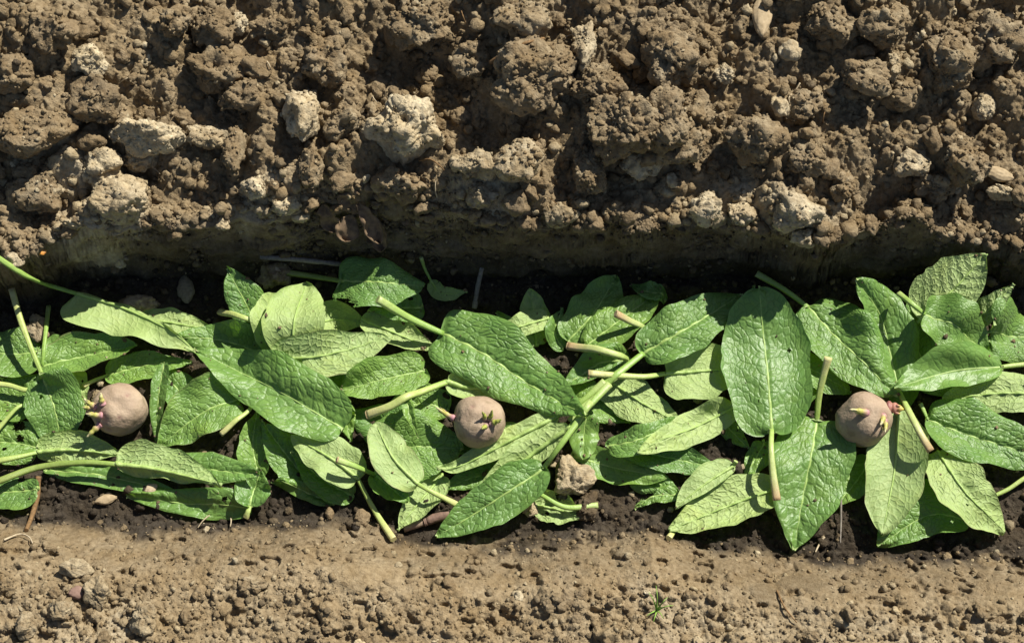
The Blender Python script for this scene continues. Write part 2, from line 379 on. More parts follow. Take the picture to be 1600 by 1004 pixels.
# ------------------------------------------------------------------ soil clods
def clod_mesh(name, seed, sub=5, sx=1, sy=1, sz=1, moist=.1, pale=0., rough=1.0, smooth_side=0.):
    V, F = ico(sub); o = seed * 13.7
    Q = V * np.array((sx, sy, sz))
    r = 1 + .30 * rough ** .5 * vnoise(Q[:, 0] * 1.3 + o, Q[:, 1] * 1.3, Q[:, 2] * 1.3, seed) + .22 * rough ** .5 * vnoise(Q[:, 0] * 2.6 + o, Q[:, 1] * 2.6, Q[:, 2] * 2.6, seed + 1)
    cr = np.random.default_rng(seed + 5)
    for _ in range(4):                                        # broken faces
        nn = cr.standard_normal(3); nn /= np.linalg.norm(nn); dn = V @ nn
        r = np.where(dn > .25, np.minimum(r, cr.uniform(.62, .92) / np.maximum(dn, .25)), r)
    P = Q + .16 * np.stack([vnoise(Q[:, 0] * 3 + o, Q[:, 1] * 3, Q[:, 2] * 3, seed + 40 + k) for k in range(3)], 1)
    for fq, am, s in ((2.1, .34, 3), (4.3, .24, 4), (8.5, .125, 5)) + (((17, .055, 6),) if sub > 4 else ()):
        f1, _ = worley(P[:, 0] * fq + o, P[:, 1] * fq + o, P[:, 2] * fq, seed + s)
        sel = .55 + .45 * vnoise(P[:, 0] * fq * .5 + o, P[:, 1] * fq * .5, P[:, 2] * fq * .5, seed + s + 20)
        r = r + rough * am * (np.sqrt(np.clip(1 - (f1 / .85) ** 2, 0, 1)) * sel - .45)
    r = np.maximum(r, .35) + .014 * rough * fbm(Q[:, 0] * 26 + o, Q[:, 1] * 26, Q[:, 2] * 26, seed + 6, 2)
    W = V * r[:, None] * np.array((sx, sy, sz))
    n = fbm(V[:, 0] * 2 + o, V[:, 1] * 2, V[:, 2] * 2, seed + 8, 3)
    return mesh_np(name, W, F, True, {'moist': np.clip(moist + .25 * n, 0, 1), 'pale': np.clip(pale + .30 * n * (pale > 0), 0, 1)})
def set_clod(o, px, py, r, sink=.45, rot=None, flat=1.0):
    """stand a unit clod at photo pixel px, py with its size in photo pixels"""
    z = .1
    for _ in range(6):
        p = at(px, py, z); z = .6 * z + .4 * (float(terrain(p[0], p[1])[0]) + r * MPP * .5)
    p = at(px, py, z)
    o.location = (p[0], p[1], float(terrain(p[0], p[1])[0]) + r * MPP * (1 - sink) * flat - r * MPP * .15)
    o.rotation_euler = rot if rot is not None else (random.uniform(-.4, .4), random.uniform(-.4, .4), random.uniform(0, 6.28))

# each traced clod: px, py, half-width, half-height, paleness, label
STUCK = []; STUCKP = []
HERO = [
 (78, 52, 38, 32, 0, 'dark rounded brown clod near the top left corner of the heap'),
 (143, 97, 29, 27, .95, 'whitish chalky lump beside the rounded brown clod at top left'),
 (150, 158, 44, 38, .0, 'broad smooth dark brown clod just below the whitish lump at top left'),
 (337, 44, 36, 34, .0, 'brown clod touching the small white stone at the top of the heap'),
 (372, 38, 17, 23, 1.0, 'small white stone leaning on a brown clod at the top of the heap'),
 (275, 40, 27, 22, .1, 'knobbly brown clod at the top edge, left of the one touching a white stone'),
 (426, 46, 28, 20, .0, 'flattish brown clod at the top edge right of the small white stone'),
 (508, 103, 37, 37, .05, 'round sandy brown clod with coarse grainy face and pitted middle'),
 (474, 176, 28, 44, .8, 'upright pale grey lump with pitted side below the round sandy clod'),
 (375, 155, 33, 24, .0, 'oval brown clod lying left of the upright pale grey lump'),
 (338, 112, 42, 36, .05, 'wide brown clod above the oval brown one in the left heap'),
 (534, 195, 28, 26, .15, 'rough sandy clod right of the upright pale grey lump'),
 (229, 214, 53, 28, .9, 'long pale chalky lump overhanging a dark hollow on the left'),
 (215, 250, 30, 22, .55, 'grey lump in the hollow under the long pale chalky one'),
 (327, 217, 31, 19, .55, 'flat pale clod right of the long chalky lump'),
 (366, 244, 17, 38, .05, 'narrow upright brown clod right of the flat pale one'),
 (400, 295, 18, 18, .85, 'small round pale pebble of soil just above the wall edge'),
 (444, 322, 24, 15, 1.0, 'pale tongue of dry soil jutting from the wall edge'),
 (486, 263, 21, 38, .1, 'smooth upright slab of brown soil left of the dead leaf tangle'),
 (158, 262, 34, 36, .8, 'pale crumbling lump at the left rim of the dark hollow'),
 (180, 322, 58, 36, .7, 'broad pale plate of dry soil at the left lip of the trench'),
 (40, 212, 62, 42, .1, 'large smooth brown clod cut by the left edge of the picture'),
 (135, 388, 20, 9, .7, 'thin pale flake of soil caught on the shaded wall at left'),
 (657, 38, 58, 44, .1, 'big grainy brown clod at the top edge above the shaded hollow'),
 (739, 92, 26, 34, .05, 'brown clod hanging off the lower right of the big grainy one at top'),
 (819, 30, 42, 28, .3, 'grey brown oblong clod at the top edge right of centre'),
 (914, 68, 19, 40, .55, 'upright pale brown clod between two large brown clods at top'),
 (835, 124, 58, 50, .08, 'large square brown clod with a twig lying on its top'),
 (1050, 86, 38, 56, .12, 'tall brown clod with a pale scuffed edge right of top centre'),
 (637, 200, 58, 49, 1.0, 'largest whitish chalky lump in the middle of the heap'),
 (590, 176, 15, 21, .2, 'small brown clod leaning on the largest whitish lump'),
 (625, 288, 38, 28, .1, 'oval brown clod below the largest whitish lump'),
 (747, 260, 31, 22, .5, 'pale brown clod left of the shaded grey stone'),
 (751, 308, 23, 21, .5, 'pale clod hanging over the wall edge near the middle'),
 (930, 132, 50, 36, .12, 'brown clod on the upper left shoulder of the big central mound'),
 (974, 200, 62, 54, .12, 'massive grainy brown clod forming the big central mound'),
 (1030, 190, 42, 46, .1, 'brown clod on the right flank of the central mound'),
 (811, 254, 38, 36, .45, 'smooth grey lump in shade between the pale clod and the mound'),
 (872, 338, 26, 18, .4, 'smooth grey lump set in the shaded wall below the mound'),
 (956, 182, 19, 22, .85, 'small pale stone sitting on the central mound'),
 (922, 262, 32, 46, .1, 'brown clod under the central mound above the wall'),
 (1000, 255, 28, 30, .7, 'pale patchy clod under the right of the central mound'),
 (1084, 180, 28, 42, .1, 'steep brown clod right of the central mound'),
 (1060, 228, 42, 32, .1, 'lumpy brown clod below the steep one right of the mound'),
 (1132, 116, 18, 18, .7, 'pale round lump below the flat wooden slip at top'),
 (1175, 215, 38, 42, .12, 'pointed brown clod in the middle of the right heap'),
 (1382, 40, 42, 36, .15, 'pale brown clod at the top edge in the right heap'),
 (1351, 122, 42, 30, .1, 'wide brown clod with a flat shard at its right end'),
 (1395, 107, 14, 24, .5, 'thin flat shard of pale soil standing on edge in the right heap'),
 (1410, 150, 33, 28, .1, 'smooth sloping brown clod under the flat shard'),
 (1482, 106, 42, 50, .1, 'large brown clod in the upper right heap'),
 (1550, 70, 42, 42, .12, 'crumbly brown clod near the top right corner'),
 (1534, 172, 18, 24, .75, 'pale grey pebble of soil in the right heap'),
 (1426, 256, 22, 26, .7, 'pale knobbly lump above the dark hollow on the right'),
 (1315, 292, 20, 23, .15, 'round brown clod inside the dark hollow on the right'),
 (1263, 250, 27, 25, .1, 'brown clod left of the dark hollow on the right'),
 (1510, 258, 37, 35, .1, 'large crumbly clod left of the dry pod on the right'),
 (1462, 290, 28, 26, .15, 'brown clod below the pale knobbly lump on the right'),
 (1566, 300, 20, 14, .85, 'pale lump beneath the dry pod near the right edge'),
 (1247, 338, 40, 32, .7, 'pale crumbling clod on the right lip of the trench'),
 (1104, 326, 25, 21, .75, 'pale clod at the lip above the two small right-hand leaf tips'),
 (1155, 336, 23, 21, .7, 'pale clod between two others on the right lip of the trench'),
 (1258, 368, 22, 16, .65, 'lowest pale crumb hanging from the right lip of the trench'),
 (1300, 40, 40, 34, .12, 'brown crumbly clod right of the flat wooden slip'),
 (1255, 170, 30, 26, .12, 'brown clod in the right heap near a fine root'),
 (20, 120, 34, 30, .05, 'brown crumbly clod at the left edge high on the heap'),
 (60, 300, 44, 30, .1, 'brown clod at the left lip beside the pale plate'),
 (156, 925, 17, 22, .45, 'pale oblong lump standing in a pit on the near bank at left'),
 (94, 953, 19, 18, .3, 'rounded lump on the near bank at bottom left'),
 (40, 974, 15, 18, .25, 'small lump in the bottom left corner of the near bank'),
 (227, 963, 21, 22, .3, 'large lump on the near bank below the oblong one'),
 (116, 888, 22, 14, .5, 'pale smooth ridge of soil on the near bank at left'),
 (395, 912, 20, 13, .15, 'dark dimpled clod on the near bank left of centre'),
 (893, 745, 34, 30, .75, 'pale clod in the trench under the bundle of stalks'),
 (828, 792, 12, 14, .7, 'small pale lump below the pale clod in the trench'),
 (915, 790, 20, 22, .0, 'dark damp clod in the trench beside a hairy green stalk'),
 (220, 472, 26, 16, .3, 'brown clod at the trench edge above the quilted pale leaf'),
 (58, 512, 16, 22, .25, 'reddish brown clod beside a cut white stalk at left'),
 (430, 432, 26, 22, .2, 'sunlit crumbly clod in the trench beside a dark petiole'),
 (152, 615, 10, 11, .2, 'small clod in the gap left of the leftmost potato'),
]
for k, (px, py, hw, hh, pl, lab) in enumerate(HERO):
    pl = max(pl, .45) if (90 < px < 270 and 190 < py < 380) else pl
    r = max(hw, hh); trench = 430 < py < 800
    sub = 6 if r > 45 else 5
    me = clod_mesh('clod', 777 if hw == 58 and pl == 1.0 else 100 + k, sub, hw / r, hh / r, .5 * (hw + hh) / r * .85, .9 if lab.startswith('dark damp') else .15, pl, .75 if 'smooth' in lab or 'slab' in lab else (1.05 if pl >= .7 else 1.25))
    o = link('soil_clod', me, M_CLOD)
    s = r * MPP * .98; o.scale = (s, s, s)
    set_clod(o, px, py, min(hw, hh), .30, (random.uniform(-.2, .2), random.uniform(-.2, .2), random.uniform(-.12, .12)))
    co = np.empty(len(me.vertices) * 3, np.float32); me.vertices.foreach_get('co', co); co = co.reshape(-1, 3)
    Rm = np.array(o.rotation_euler.to_matrix()); wv = (co * s) @ Rm.T + np.array(o.location)
    top = wv[(wv[:, 2] > o.location[2] - .15 * s)]
    if not trench and py < 800: (STUCK if pl < .5 else STUCKP).append(top[rng.integers(0, len(top), int(14 + hw * hh / 16))])
    tag(o, lab, 'pale clod' if pl >= .7 else 'clod', 'larger soil clods')

# small clods that only repeat: shared meshes
VAR = [clod_mesh('small_clod', 300 + k, 4, rng.uniform(.8, 1.1), rng.uniform(.75, 1.1), rng.uniform(.6, .9), .12, .75 if k % 7 == 0 else 0.) for k in range(14)]
n = 0
protos = []
for me in VAR:
    me.materials.append(M_CLOD)
while n < 250:
    if n < 165:
        px, py = random.uniform(-40, 1640), random.uniform(-40, 372); rr = random.choice((7, 8, 9, 10, 11, 12, 13, 15, 18, 21))
        lab, gr = 'small brown crumbly clod among the larger ones on the heap above the trench', 'small clods on the heap'
    elif n < 200:
        px = random.uniform(-30, 1630); py = float(np.interp(px, LIPX, LIPY)) + random.uniform(-14, 10); rr = random.choice((8, 9, 10, 12, 14, 17))
        lab, gr = 'small clod clinging to the lip of the trench wall', 'small clods on the lip'
    else:
        px, py = random.uniform(-20, 1620), random.uniform(905, 1010); rr = random.choice((6, 7, 8, 9, 10, 12))
        lab, gr = 'small dry lump on the near bank below the leaves', 'small clods on the near bank'
    p = at(px, py, .1)
    if n < 165 and lip_y(np.array([p[0]]))[0] > p[1] - .004: continue
    if any((px - h[0]) ** 2 + ((py - h[1])) ** 2 < (max(h[2], h[3]) * .7) ** 2 for h in HERO): continue
    o = link('small_soil_clod', VAR[n % len(VAR)])
    s = rr * MPP * 1.1; o.scale = (s, s * random.uniform(.75, 1.1), s * random.uniform(.7, 1)); set_clod(o, px, py, rr, .55); tag(o, lab, 'clod', gr); n += 1

# crumbs nobody could count: one mesh per place
def crumbs(name, n, mask, r0, r1, pw, moist, mat, palep=.08, ylim=(RY0, RY1), xl=.62, pts=None, jit=.22):
    V1, F1 = ico(1); V2, F2 = ico(2)
    Vs, Fs, Ms, Ps = [], [], [], []; off = 0; done = 0
    sh1 = [V1 * (1 + .34 * rng.standard_normal((len(V1), 1)).clip(-1.4, 1.4)) for _ in range(30)]
    sh2 = []
    for k in range(30):
        f1, _ = worley(V2[:, 0] * 2.4 + k * 9, V2[:, 1] * 2.4, V2[:, 2] * 2.4, k)
        sh2.append(V2 * (1 + .8 * (.6 - f1) + .10 * rng.standard_normal(len(V2)))[:, None])
    x = rng.uniform(-xl, xl, n * 6); y = rng.uniform(*ylim, n * 6); keep = rng.random(n * 6) < bil(mask, x, y)
    x, y = x[keep][:n], y[keep][:n]; z = terrain(x, y)
    if pts is not None: x, y, z = pts.T
    r = r0 * (1 - rng.random(len(x)) * (1 - (r0 / r1) ** pw)) ** (-1 / pw)
    pf = pale_field(x, y, y - lip_y(x)) if palep < .5 else np.ones(len(x))
    for k in range(len(x)):
        S, F = (sh1[k % 30], F1) if r[k] < .0026 else (sh2[k % 30], F2)
        a, b = rng.uniform(0, 6.28), rng.uniform(-.6, .6); ca, sa, cb, sb = math.cos(a), math.sin(a), math.cos(b), math.sin(b)
        Rm = np.array(((ca, -sa, 0), (sa, ca, 0), (0, 0, 1))) @ np.array(((1, 0, 0), (0, cb, -sb), (0, sb, cb)))
        W = (S * (rng.uniform(.75, 1.2), rng.uniform(.75, 1.2), rng.uniform(.6, 1.))) @ Rm.T * r[k] + (x[k], y[k], z[k] + r[k] * rng.uniform(-.1, .5))
        Vs.append(W); Fs.append(F + off); off += len(S)
        Ms.append(np.full(len(S), np.clip(moist + jit * rng.standard_normal(), 0, 1))); Ps.append(np.full(len(S), rng.uniform(.4, 1) if rng.random() < max(palep, .85 * pf[k]) else 0))
    me = mesh_np(name, np.vstack(Vs), np.vstack(Fs), True, {'moist': np.concatenate(Ms), 'pale': np.concatenate(Ps)})
    tag(link(name, me, mat), kind='stuff')
crumbs('clod_crumbs', 1, np.ones_like(HEAP), .0009, .0034, 1.6, .12, M_CRUMB, .06, pts=np.vstack(STUCK))
crumbs('pale_crumbs', 1, np.ones_like(HEAP), .0007, .0026, 1.8, .05, M_CRUMB, .9, pts=np.vstack(STUCKP))
crumbs('heap_crumbs', 15000, np.clip(HEAP, 0, 1), .0011, .0062, 1.7, .12, M_CRUMB, .10, (.03, .52))
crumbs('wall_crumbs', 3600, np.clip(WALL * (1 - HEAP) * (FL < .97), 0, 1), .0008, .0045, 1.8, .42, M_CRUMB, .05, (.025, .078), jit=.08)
crumbs('lip_crumbs', 1300, np.clip(sstep(.0, .004, UP) * (1 - sstep(.008, .024, UP)), 0, 1),   .0010, .0075, 1.8, .10, M_CRUMB, .14, (.03, .11))
crumbs('bank_crumbs', 12000, np.clip(PLAT * .9 + SLOPE * .32, 0, 1), .0008, .0038, 1.9, .05, M_CRUMB, .14, (-.42, -.16))
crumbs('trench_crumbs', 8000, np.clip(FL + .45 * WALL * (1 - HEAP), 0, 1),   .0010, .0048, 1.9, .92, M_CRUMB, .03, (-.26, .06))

# ------------------------------------------------------------------ the pile: a height raster lets each leaf lie on what is below it
HS = .002
hx = np.arange(-.66, .66, HS); hy = np.arange(-.36, .16, HS)
HXX, HYY = np.meshgrid(hx, hy)
HP = terrain(HXX.ravel(), HYY.ravel()).reshape(HXX.shape)
def hget(x, y, A=None):
    A = HP if A is None else A
    j = np.clip(((np.asarray(x) - hx[0]) / HS + .5).astype(int), 0, len(hx) - 1); i = np.clip(((np.asarray(y) - hy[0]) / HS + .5).astype(int), 0, len(hy) - 1)
    return A[i, j]
def hput(V):
    j = ((V[:, 0] - hx[0]) / HS + .5).astype(int); i = ((V[:, 1] - hy[0]) / HS + .5).astype(int)
    ok = (i >= 0) & (j >= 0) & (i < len(hy)) & (j < len(hx))
    np.maximum.at(HP, (i[ok], j[ok]), V[ok, 2])
OFF = [(0, 0)] + [(.006 * math.cos(a), .006 * math.sin(a)) for a in np.linspace(0, 6.28, 8, False)]
def rest(px, py, lift, absolute=0):
    """world point at a photo pixel, lift centimetres above whatever lies there"""
    if absolute: return at(px, py, lift * .01)
    z = .02
    for _ in range(5):
        p = at(px, py, z); s = np.array([float(hget(p[0] + a, p[1] + b)) for a, b in OFF])
        z = .5 * z + .5 * (.5 * s.mean() + .5 * np.sort(s)[-3] + lift * .01)
    return at(px, py, z)
def tube(name, P, rad, mat, parent=None, seg=10, channel=0., flat=1.0, cap=True):
    P = np.array(P); n = len(P); T = np.gradient(P, axis=0); T /= np.linalg.norm(T, axis=1)[:, None] + 1e-12
    S = np.cross(T, (0, 0, 1.)); ln = np.linalg.norm(S, axis=1)[:, None]; S = np.where(ln > .05, S / np.maximum(ln, 1e-6), np.array((1., 0, 0))); N = np.cross(S, T)
    a = np.linspace(0, 2 * math.pi, seg, endpoint=False)
    rr = np.broadcast_to(np.asarray(rad, float), (n,))[:, None]
    k = (1 - channel * np.exp(-((a - math.pi / 2) / .55) ** 2)) * (1 + .06 * (channel > 0) * np.cos(5 * a))
    V = P[:, None, :] + (np.cos(a) * k)[None, :, None] * S[:, None, :] * rr[..., None] + (np.sin(a) * k * flat)[None, :, None] * N[:, None, :] * rr[..., None]
    i = np.arange(n * seg).reshape(n, seg); nx = np.roll(i, -1, 1)
    F = np.stack((i[:-1], nx[:-1], nx[1:], i[1:]), -1).reshape(-1, 4)
    V = V.reshape(-1, 3); al = np.repeat(np.linspace(0, 1, n), seg)
    if cap:
        V = np.vstack((V, P[:1], P[-1:])); c0, c1 = n * seg, n * seg + 1
        F = np.vstack((F, np.stack((nx[0], i[0], np.full(seg, c0), np.full(seg, c0)), 1)[:, [0, 1, 2, 2]], np.stack((i[-1], nx[-1], np.full(seg, c1), np.full(seg, c1)), 1)[:, [0, 1, 2, 2]]))
        # caps as triangles stored separately to stay valid
        Fq = F[:-2 * seg]; Ft = F[-2 * seg:, :3]; al = np.append(al, (0, 1))
        V2 = V; me = bpy.data.meshes.new(name); me.from_pydata(V2.tolist(), [], Fq.tolist() + Ft.tolist())
        at_ = me.attributes.new('along', 'FLOAT', 'POINT'); at_.data.foreach_set('value', np.asarray(al, np.float32)); me.polygons.foreach_set('use_smooth', np.array([True] * len(Fq) + [False] * len(Ft)))
    else: me = mesh_np(name, V, F, True, {'along': al})
    return link(name, me, mat, parent), V

LEAVES = []; DUST = []
def leaf(label, face, mid, wl, wr, ab=(.45, .85), pet=None, pm='g', pr=3.6, cut=False, cup=(.12, .12), curl=0., lobe=.25, wav=.17, tint=None, rim=0., quilt=1.0, vis=True, drape=True, holes=(), flat=False):
    seed = len(LEAVES) + 1; rs = np.random.default_rng(seed * 31)
    nu, hv = (110, 32) if vis else (60, 16)
    ctrl = [rest(*m) for m in mid]
    origin = np.array(ctrl[0])
    u = np.linspace(0, 1, nu); u = .55 * u + .45 * (.5 - .5 * np.cos(np.pi * u))
    Mc, L = catmull(ctrl, u)
    T = np.gradient(Mc, axis=0); T /= np.linalg.norm(T, axis=1)[:, None] + 1e-9
    Rt = np.cross(T, (0, 0, 1.)); Rt /= np.linalg.norm(Rt, axis=1)[:, None] + 1e-9
    a, b = ab; b += .20; pk = a / (a + b); prof = (np.maximum(u, 1e-6) ** a * np.maximum(1 - u, 1e-6) ** b) / (pk ** a * (1 - pk) ** b)
    v = np.linspace(-1, 1, 2 * hv + 1)
    side = np.where(v < 0, wl, wr) * MPP; cp = np.where(v < 0, cup[0], cup[1])
    ph = rs.uniform(0, 6.28); k1 = rs.uniform(2.2, 3.6)
    cp = cp + rs.uniform(-.10, .14, 2)[(v > 0).astype(int)]; cu = (curl + rs.uniform(-.24, .30, 2)[(v > 0).astype(int)] * (not flat))[None]
    edge = 1 + .035 * np.sin(k1 * 6.28 * u[:, None] + ph + 2 * np.sign(v)[None]) + .04 * vnoise(u[:, None] * 14 + seed, np.sign(v)[None] * 3. + 0 * u[:, None], s=seed)
    W = prof[:, None] * side[None] * edge                     # local half width
    d = np.abs(v)[None] * W
    sgn = np.sign(v)[None]
    s = u[:, None] * L
    back = -lobe * d * np.abs(v)[None] ** 1.2 * np.clip(1 - u[:, None] / .38, 0, 1) ** 1.3
    swp = .10 * d * np.clip(u[:, None], 0, 1)
    zz = cp[None] * d + cu * d * np.abs(v)[None] ** 3 + wav * W.max() * (np.abs(v)[None] ** 2) * np.sin(k1 * 5.2 * u[:, None] + ph + 1.7 * sgn) * .6
    zz = zz + (.04 if flat else .11) * W.max() * vnoise(u[:, None] * 2.2 + seed * 5, v[None] * 1.1 + 0 * u[:, None], s=seed + 15) * np.abs(v)[None] + .05 * W.max() * vnoise(u[:, None] * 4 + seed * 3, v[None] * 2 + 0 * u[:, None], s=seed + 5)
    P = Mc[:, None, :] + Rt[:, None, :] * (sgn * d)[..., None] + T[:, None, :] * (back + swp)[..., None]
    P[..., 2] += zz
    if drape:
        def filt(A, r, f):
            for ax_ in (0, 1):
                pw = [(0, 0), (0, 0)]; pw[ax_] = (r, r); q = np.pad(A, pw, 'edge'); m = A.shape[ax_]
                st = [np.take(q, range(k, k + m), ax_) for k in range(0, 2 * r + 1)]
                A = np.max(st, 0) if f == 'max' else np.mean(st, 0)
            return A
        rr_ = 7 if vis else 4
        for rep_ in range(2):                                 # lie on top of whatever is below
            ov = np.clip(hget(P[..., 0], P[..., 1]) + .0016 - P[..., 2], 0, .018)
            ov = filt(filt(filt(ov, rr_, 'max'), rr_, 'mean'), rr_, 'mean')
            P[..., 2] += ov
    hput(P.reshape(-1, 3))
    # veins and quilting in leaf space (metres)
    sp = max(.010, min(.0190, L / 7.0)); wx = .0022 * vnoise(s * 90 + seed, sgn * d * 90, s=seed + 11); wy = .0022 * vnoise(s * 90 + seed, sgn * d * 90, s=seed + 12)
    q = s + back - .70 * d - 4.5 * d ** 2 + wx * np.clip(d / .01, 0, 1)
    off = np.where(sgn < 0, .37, .0)
    phs = q / sp + off + .16 * _h(np.floor(q / sp + off), sgn + 0 * d, 0 * d, seed); dv = np.abs(phs - np.round(phs)) * sp * .8 + 0 * d
    cs = (.0064 - .0022 * np.clip(d / .03, 0, 1)) * (.9 + .25 * rs.random()) * min(1.25, max(.75, L / .11))
    mr = np.clip(1 - u[:, None], .15, 1)
    lat = np.exp(-(dv / .0009) ** 2) * (1 - .75 * np.clip(d / (W.max() + 1e-6), 0, 1))
    main = np.maximum(np.exp(-(d / (.0011 * mr + .0003)) ** 2), .7 * lat)
    vein = .9 * lat
    fade = 1 - .55 * np.abs(v)[None] ** 6
    fade = fade * sstep(0, .04, u)[:, None] * sstep(0, .05, 1 - u)[:, None]
    hgt = quilt * fade * (.00075 * sstep(0, sp * .42, dv) * (1 - .5 * np.clip(d / (W.max() + 1e-6), 0, 1)) + .0009 * sstep(0, .0045, d))
    hgt = hgt + .00010 * quilt * vnoise(q / .0016, d / .0016, s=seed + 2)
    du = np.gradient(P, axis=0); dw = np.gradient(P, axis=1); N = np.cross(du, dw); N /= np.linalg.norm(N, axis=2)[..., None] + 1e-12
    N = np.where(N[..., 2:3] < 0, -N, N)
    sg = 1 if face == 'U' else -1
    P = P + N * (sg * (hgt - .0012 * quilt))[..., None]
    rimv = rim * sstep(.93, .99, np.abs(v)[None] + 0 * u[:, None])
    tv = rs.uniform(.1, .9) if tint is None else tint
    flip = face == 'U'
    root = empty('comfrey_leaf', origin)
    Vl = (P - origin).reshape(-1, 3)
    Fq = grid_faces(nu, 2 * hv + 1, flip=not flip)
    if vis and not holes and rs.random() < .13: holes = [(rs.uniform(.2, .85), rs.choice((-1, 1)) * rs.choice((.3, .55, 1.0)), rs.uniform(.9, 2.0)) for _ in range(rs.integers(1, 4))]
    if holes:
        gu, gv = np.repeat(u, 2 * hv + 1), np.tile(v, nu); fu, fv = gu[Fq].mean(1), gv[Fq].mean(1); keep = np.ones(len(Fq), bool)
        for (a_, b_, r_) in holes: keep &= np.hypot((fu - a_) * L, (fv - b_) * W.max()) > r_ * .001 * (1 + .35 * vnoise(fu * 60, fv * 25, s=seed))
        Fq = Fq[keep]
    if vis: DUST.append(P.reshape(-1, 3)[rs.integers(0, P.shape[0] * P.shape[1], rs.integers(0, 9))])
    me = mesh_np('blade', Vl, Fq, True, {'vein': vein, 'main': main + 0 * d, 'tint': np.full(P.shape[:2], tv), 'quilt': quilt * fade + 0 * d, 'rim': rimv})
    # make sure the upper side is the front face
    nz = np.array([me.polygons[len(me.polygons) // 2 + k].normal.z for k in (0, 3, 7)]).mean()
    if (nz < 0) == (face == 'U'): me.flip_normals()
    uvl = me.uv_layers.new(name='leaf'); li = np.empty(len(me.loops), np.int32); me.loops.foreach_get('vertex_index', li)
    UV = np.stack((s + 0 * d + seed, sgn * d + .5), -1).reshape(-1, 2)[li]
    uvl.data.foreach_set('uv', np.ascontiguousarray(UV, np.float32).ravel())
    uvc = me.uv_layers.new(name='cell'); CV = np.stack(((s + back - .30 * d - 2.0 * d ** 2 + wx) / cs.mean() * .95 + seed * 7, (sgn * (d + wy * np.clip(d / .004, 0, 1))) / cs + seed * 3), -1).reshape(-1, 2)[li]
    uvc.data.foreach_set('uv', np.ascontiguousarray(CV, np.float32).ravel())
    link('blade', me, M_LEAF, root)
    cen = P[:, hv] + N[:, hv] * (-sg * .0004)
    off_n = 0 if face == 'D' else 0
    if vis:
        kmax = int(nu * .9)
        rr = pr * MPP * .55 * (1 - u[:kmax] / .95) ** .8 + .00025
        ctr = P[:kmax, hv] + (N[:kmax, hv] * (rr * .35)[:, None] if face == 'D' else -N[:kmax, hv] * (rr * .75)[:, None])
        tube('midrib', ctr - origin, rr, M_RIB, root, 8)
    if pet:
        pts = [np.array(ctrl[0]) * 0 + P[2, hv]] + [rest(*m) for m in pet]
        pts = np.array(pts); C, PL = catmull(pts, max(14, 7 * len(pts)))
        nP = len(C); rr = pr * .88 * MPP * np.linspace(.68, 1.12, nP) * (1 + .07 * vnoise(np.linspace(0, 5, nP) + seed, np.zeros(nP), s=seed))
        g = hget(C[:, 0], C[:, 1]) + rr * .8
        C[3:, 2] = np.maximum(C[3:, 2], np.minimum(g[3:], C[3:, 2] + .01))
        
        for _ in range(4):
            zb = C[:, 2].copy(); zb[1:-1] = (zb[:-2] + zb[1:-1] + zb[2:]) / 3; C[:, 2] = zb
        mats = {'g': M_PET, 'y': M_PETY, 'p': M_PETP, 'o': M_PETO}
        po, pv = tube('petiole', C - origin, rr, mats[pm], root, 12, .28, .85)
        hput(C + np.array((0, 0, 1.)) * rr[:, None])
        if cut:
            dr = C[-1] - C[-2]; dr /= np.linalg.norm(dr)
            co, _ = tube('cut_end', np.array([C[-1] - dr * .0004, C[-1] + dr * .0004, C[-1] + dr * .0009]) - origin, np.array((1.03, .98, .7)) * rr[-1], M_CUT, po, 12, .22, .85)
    tag(root, label, 'leaf', 'comfrey leaves laid in the trench')
    LEAVES.append(root)
    return root

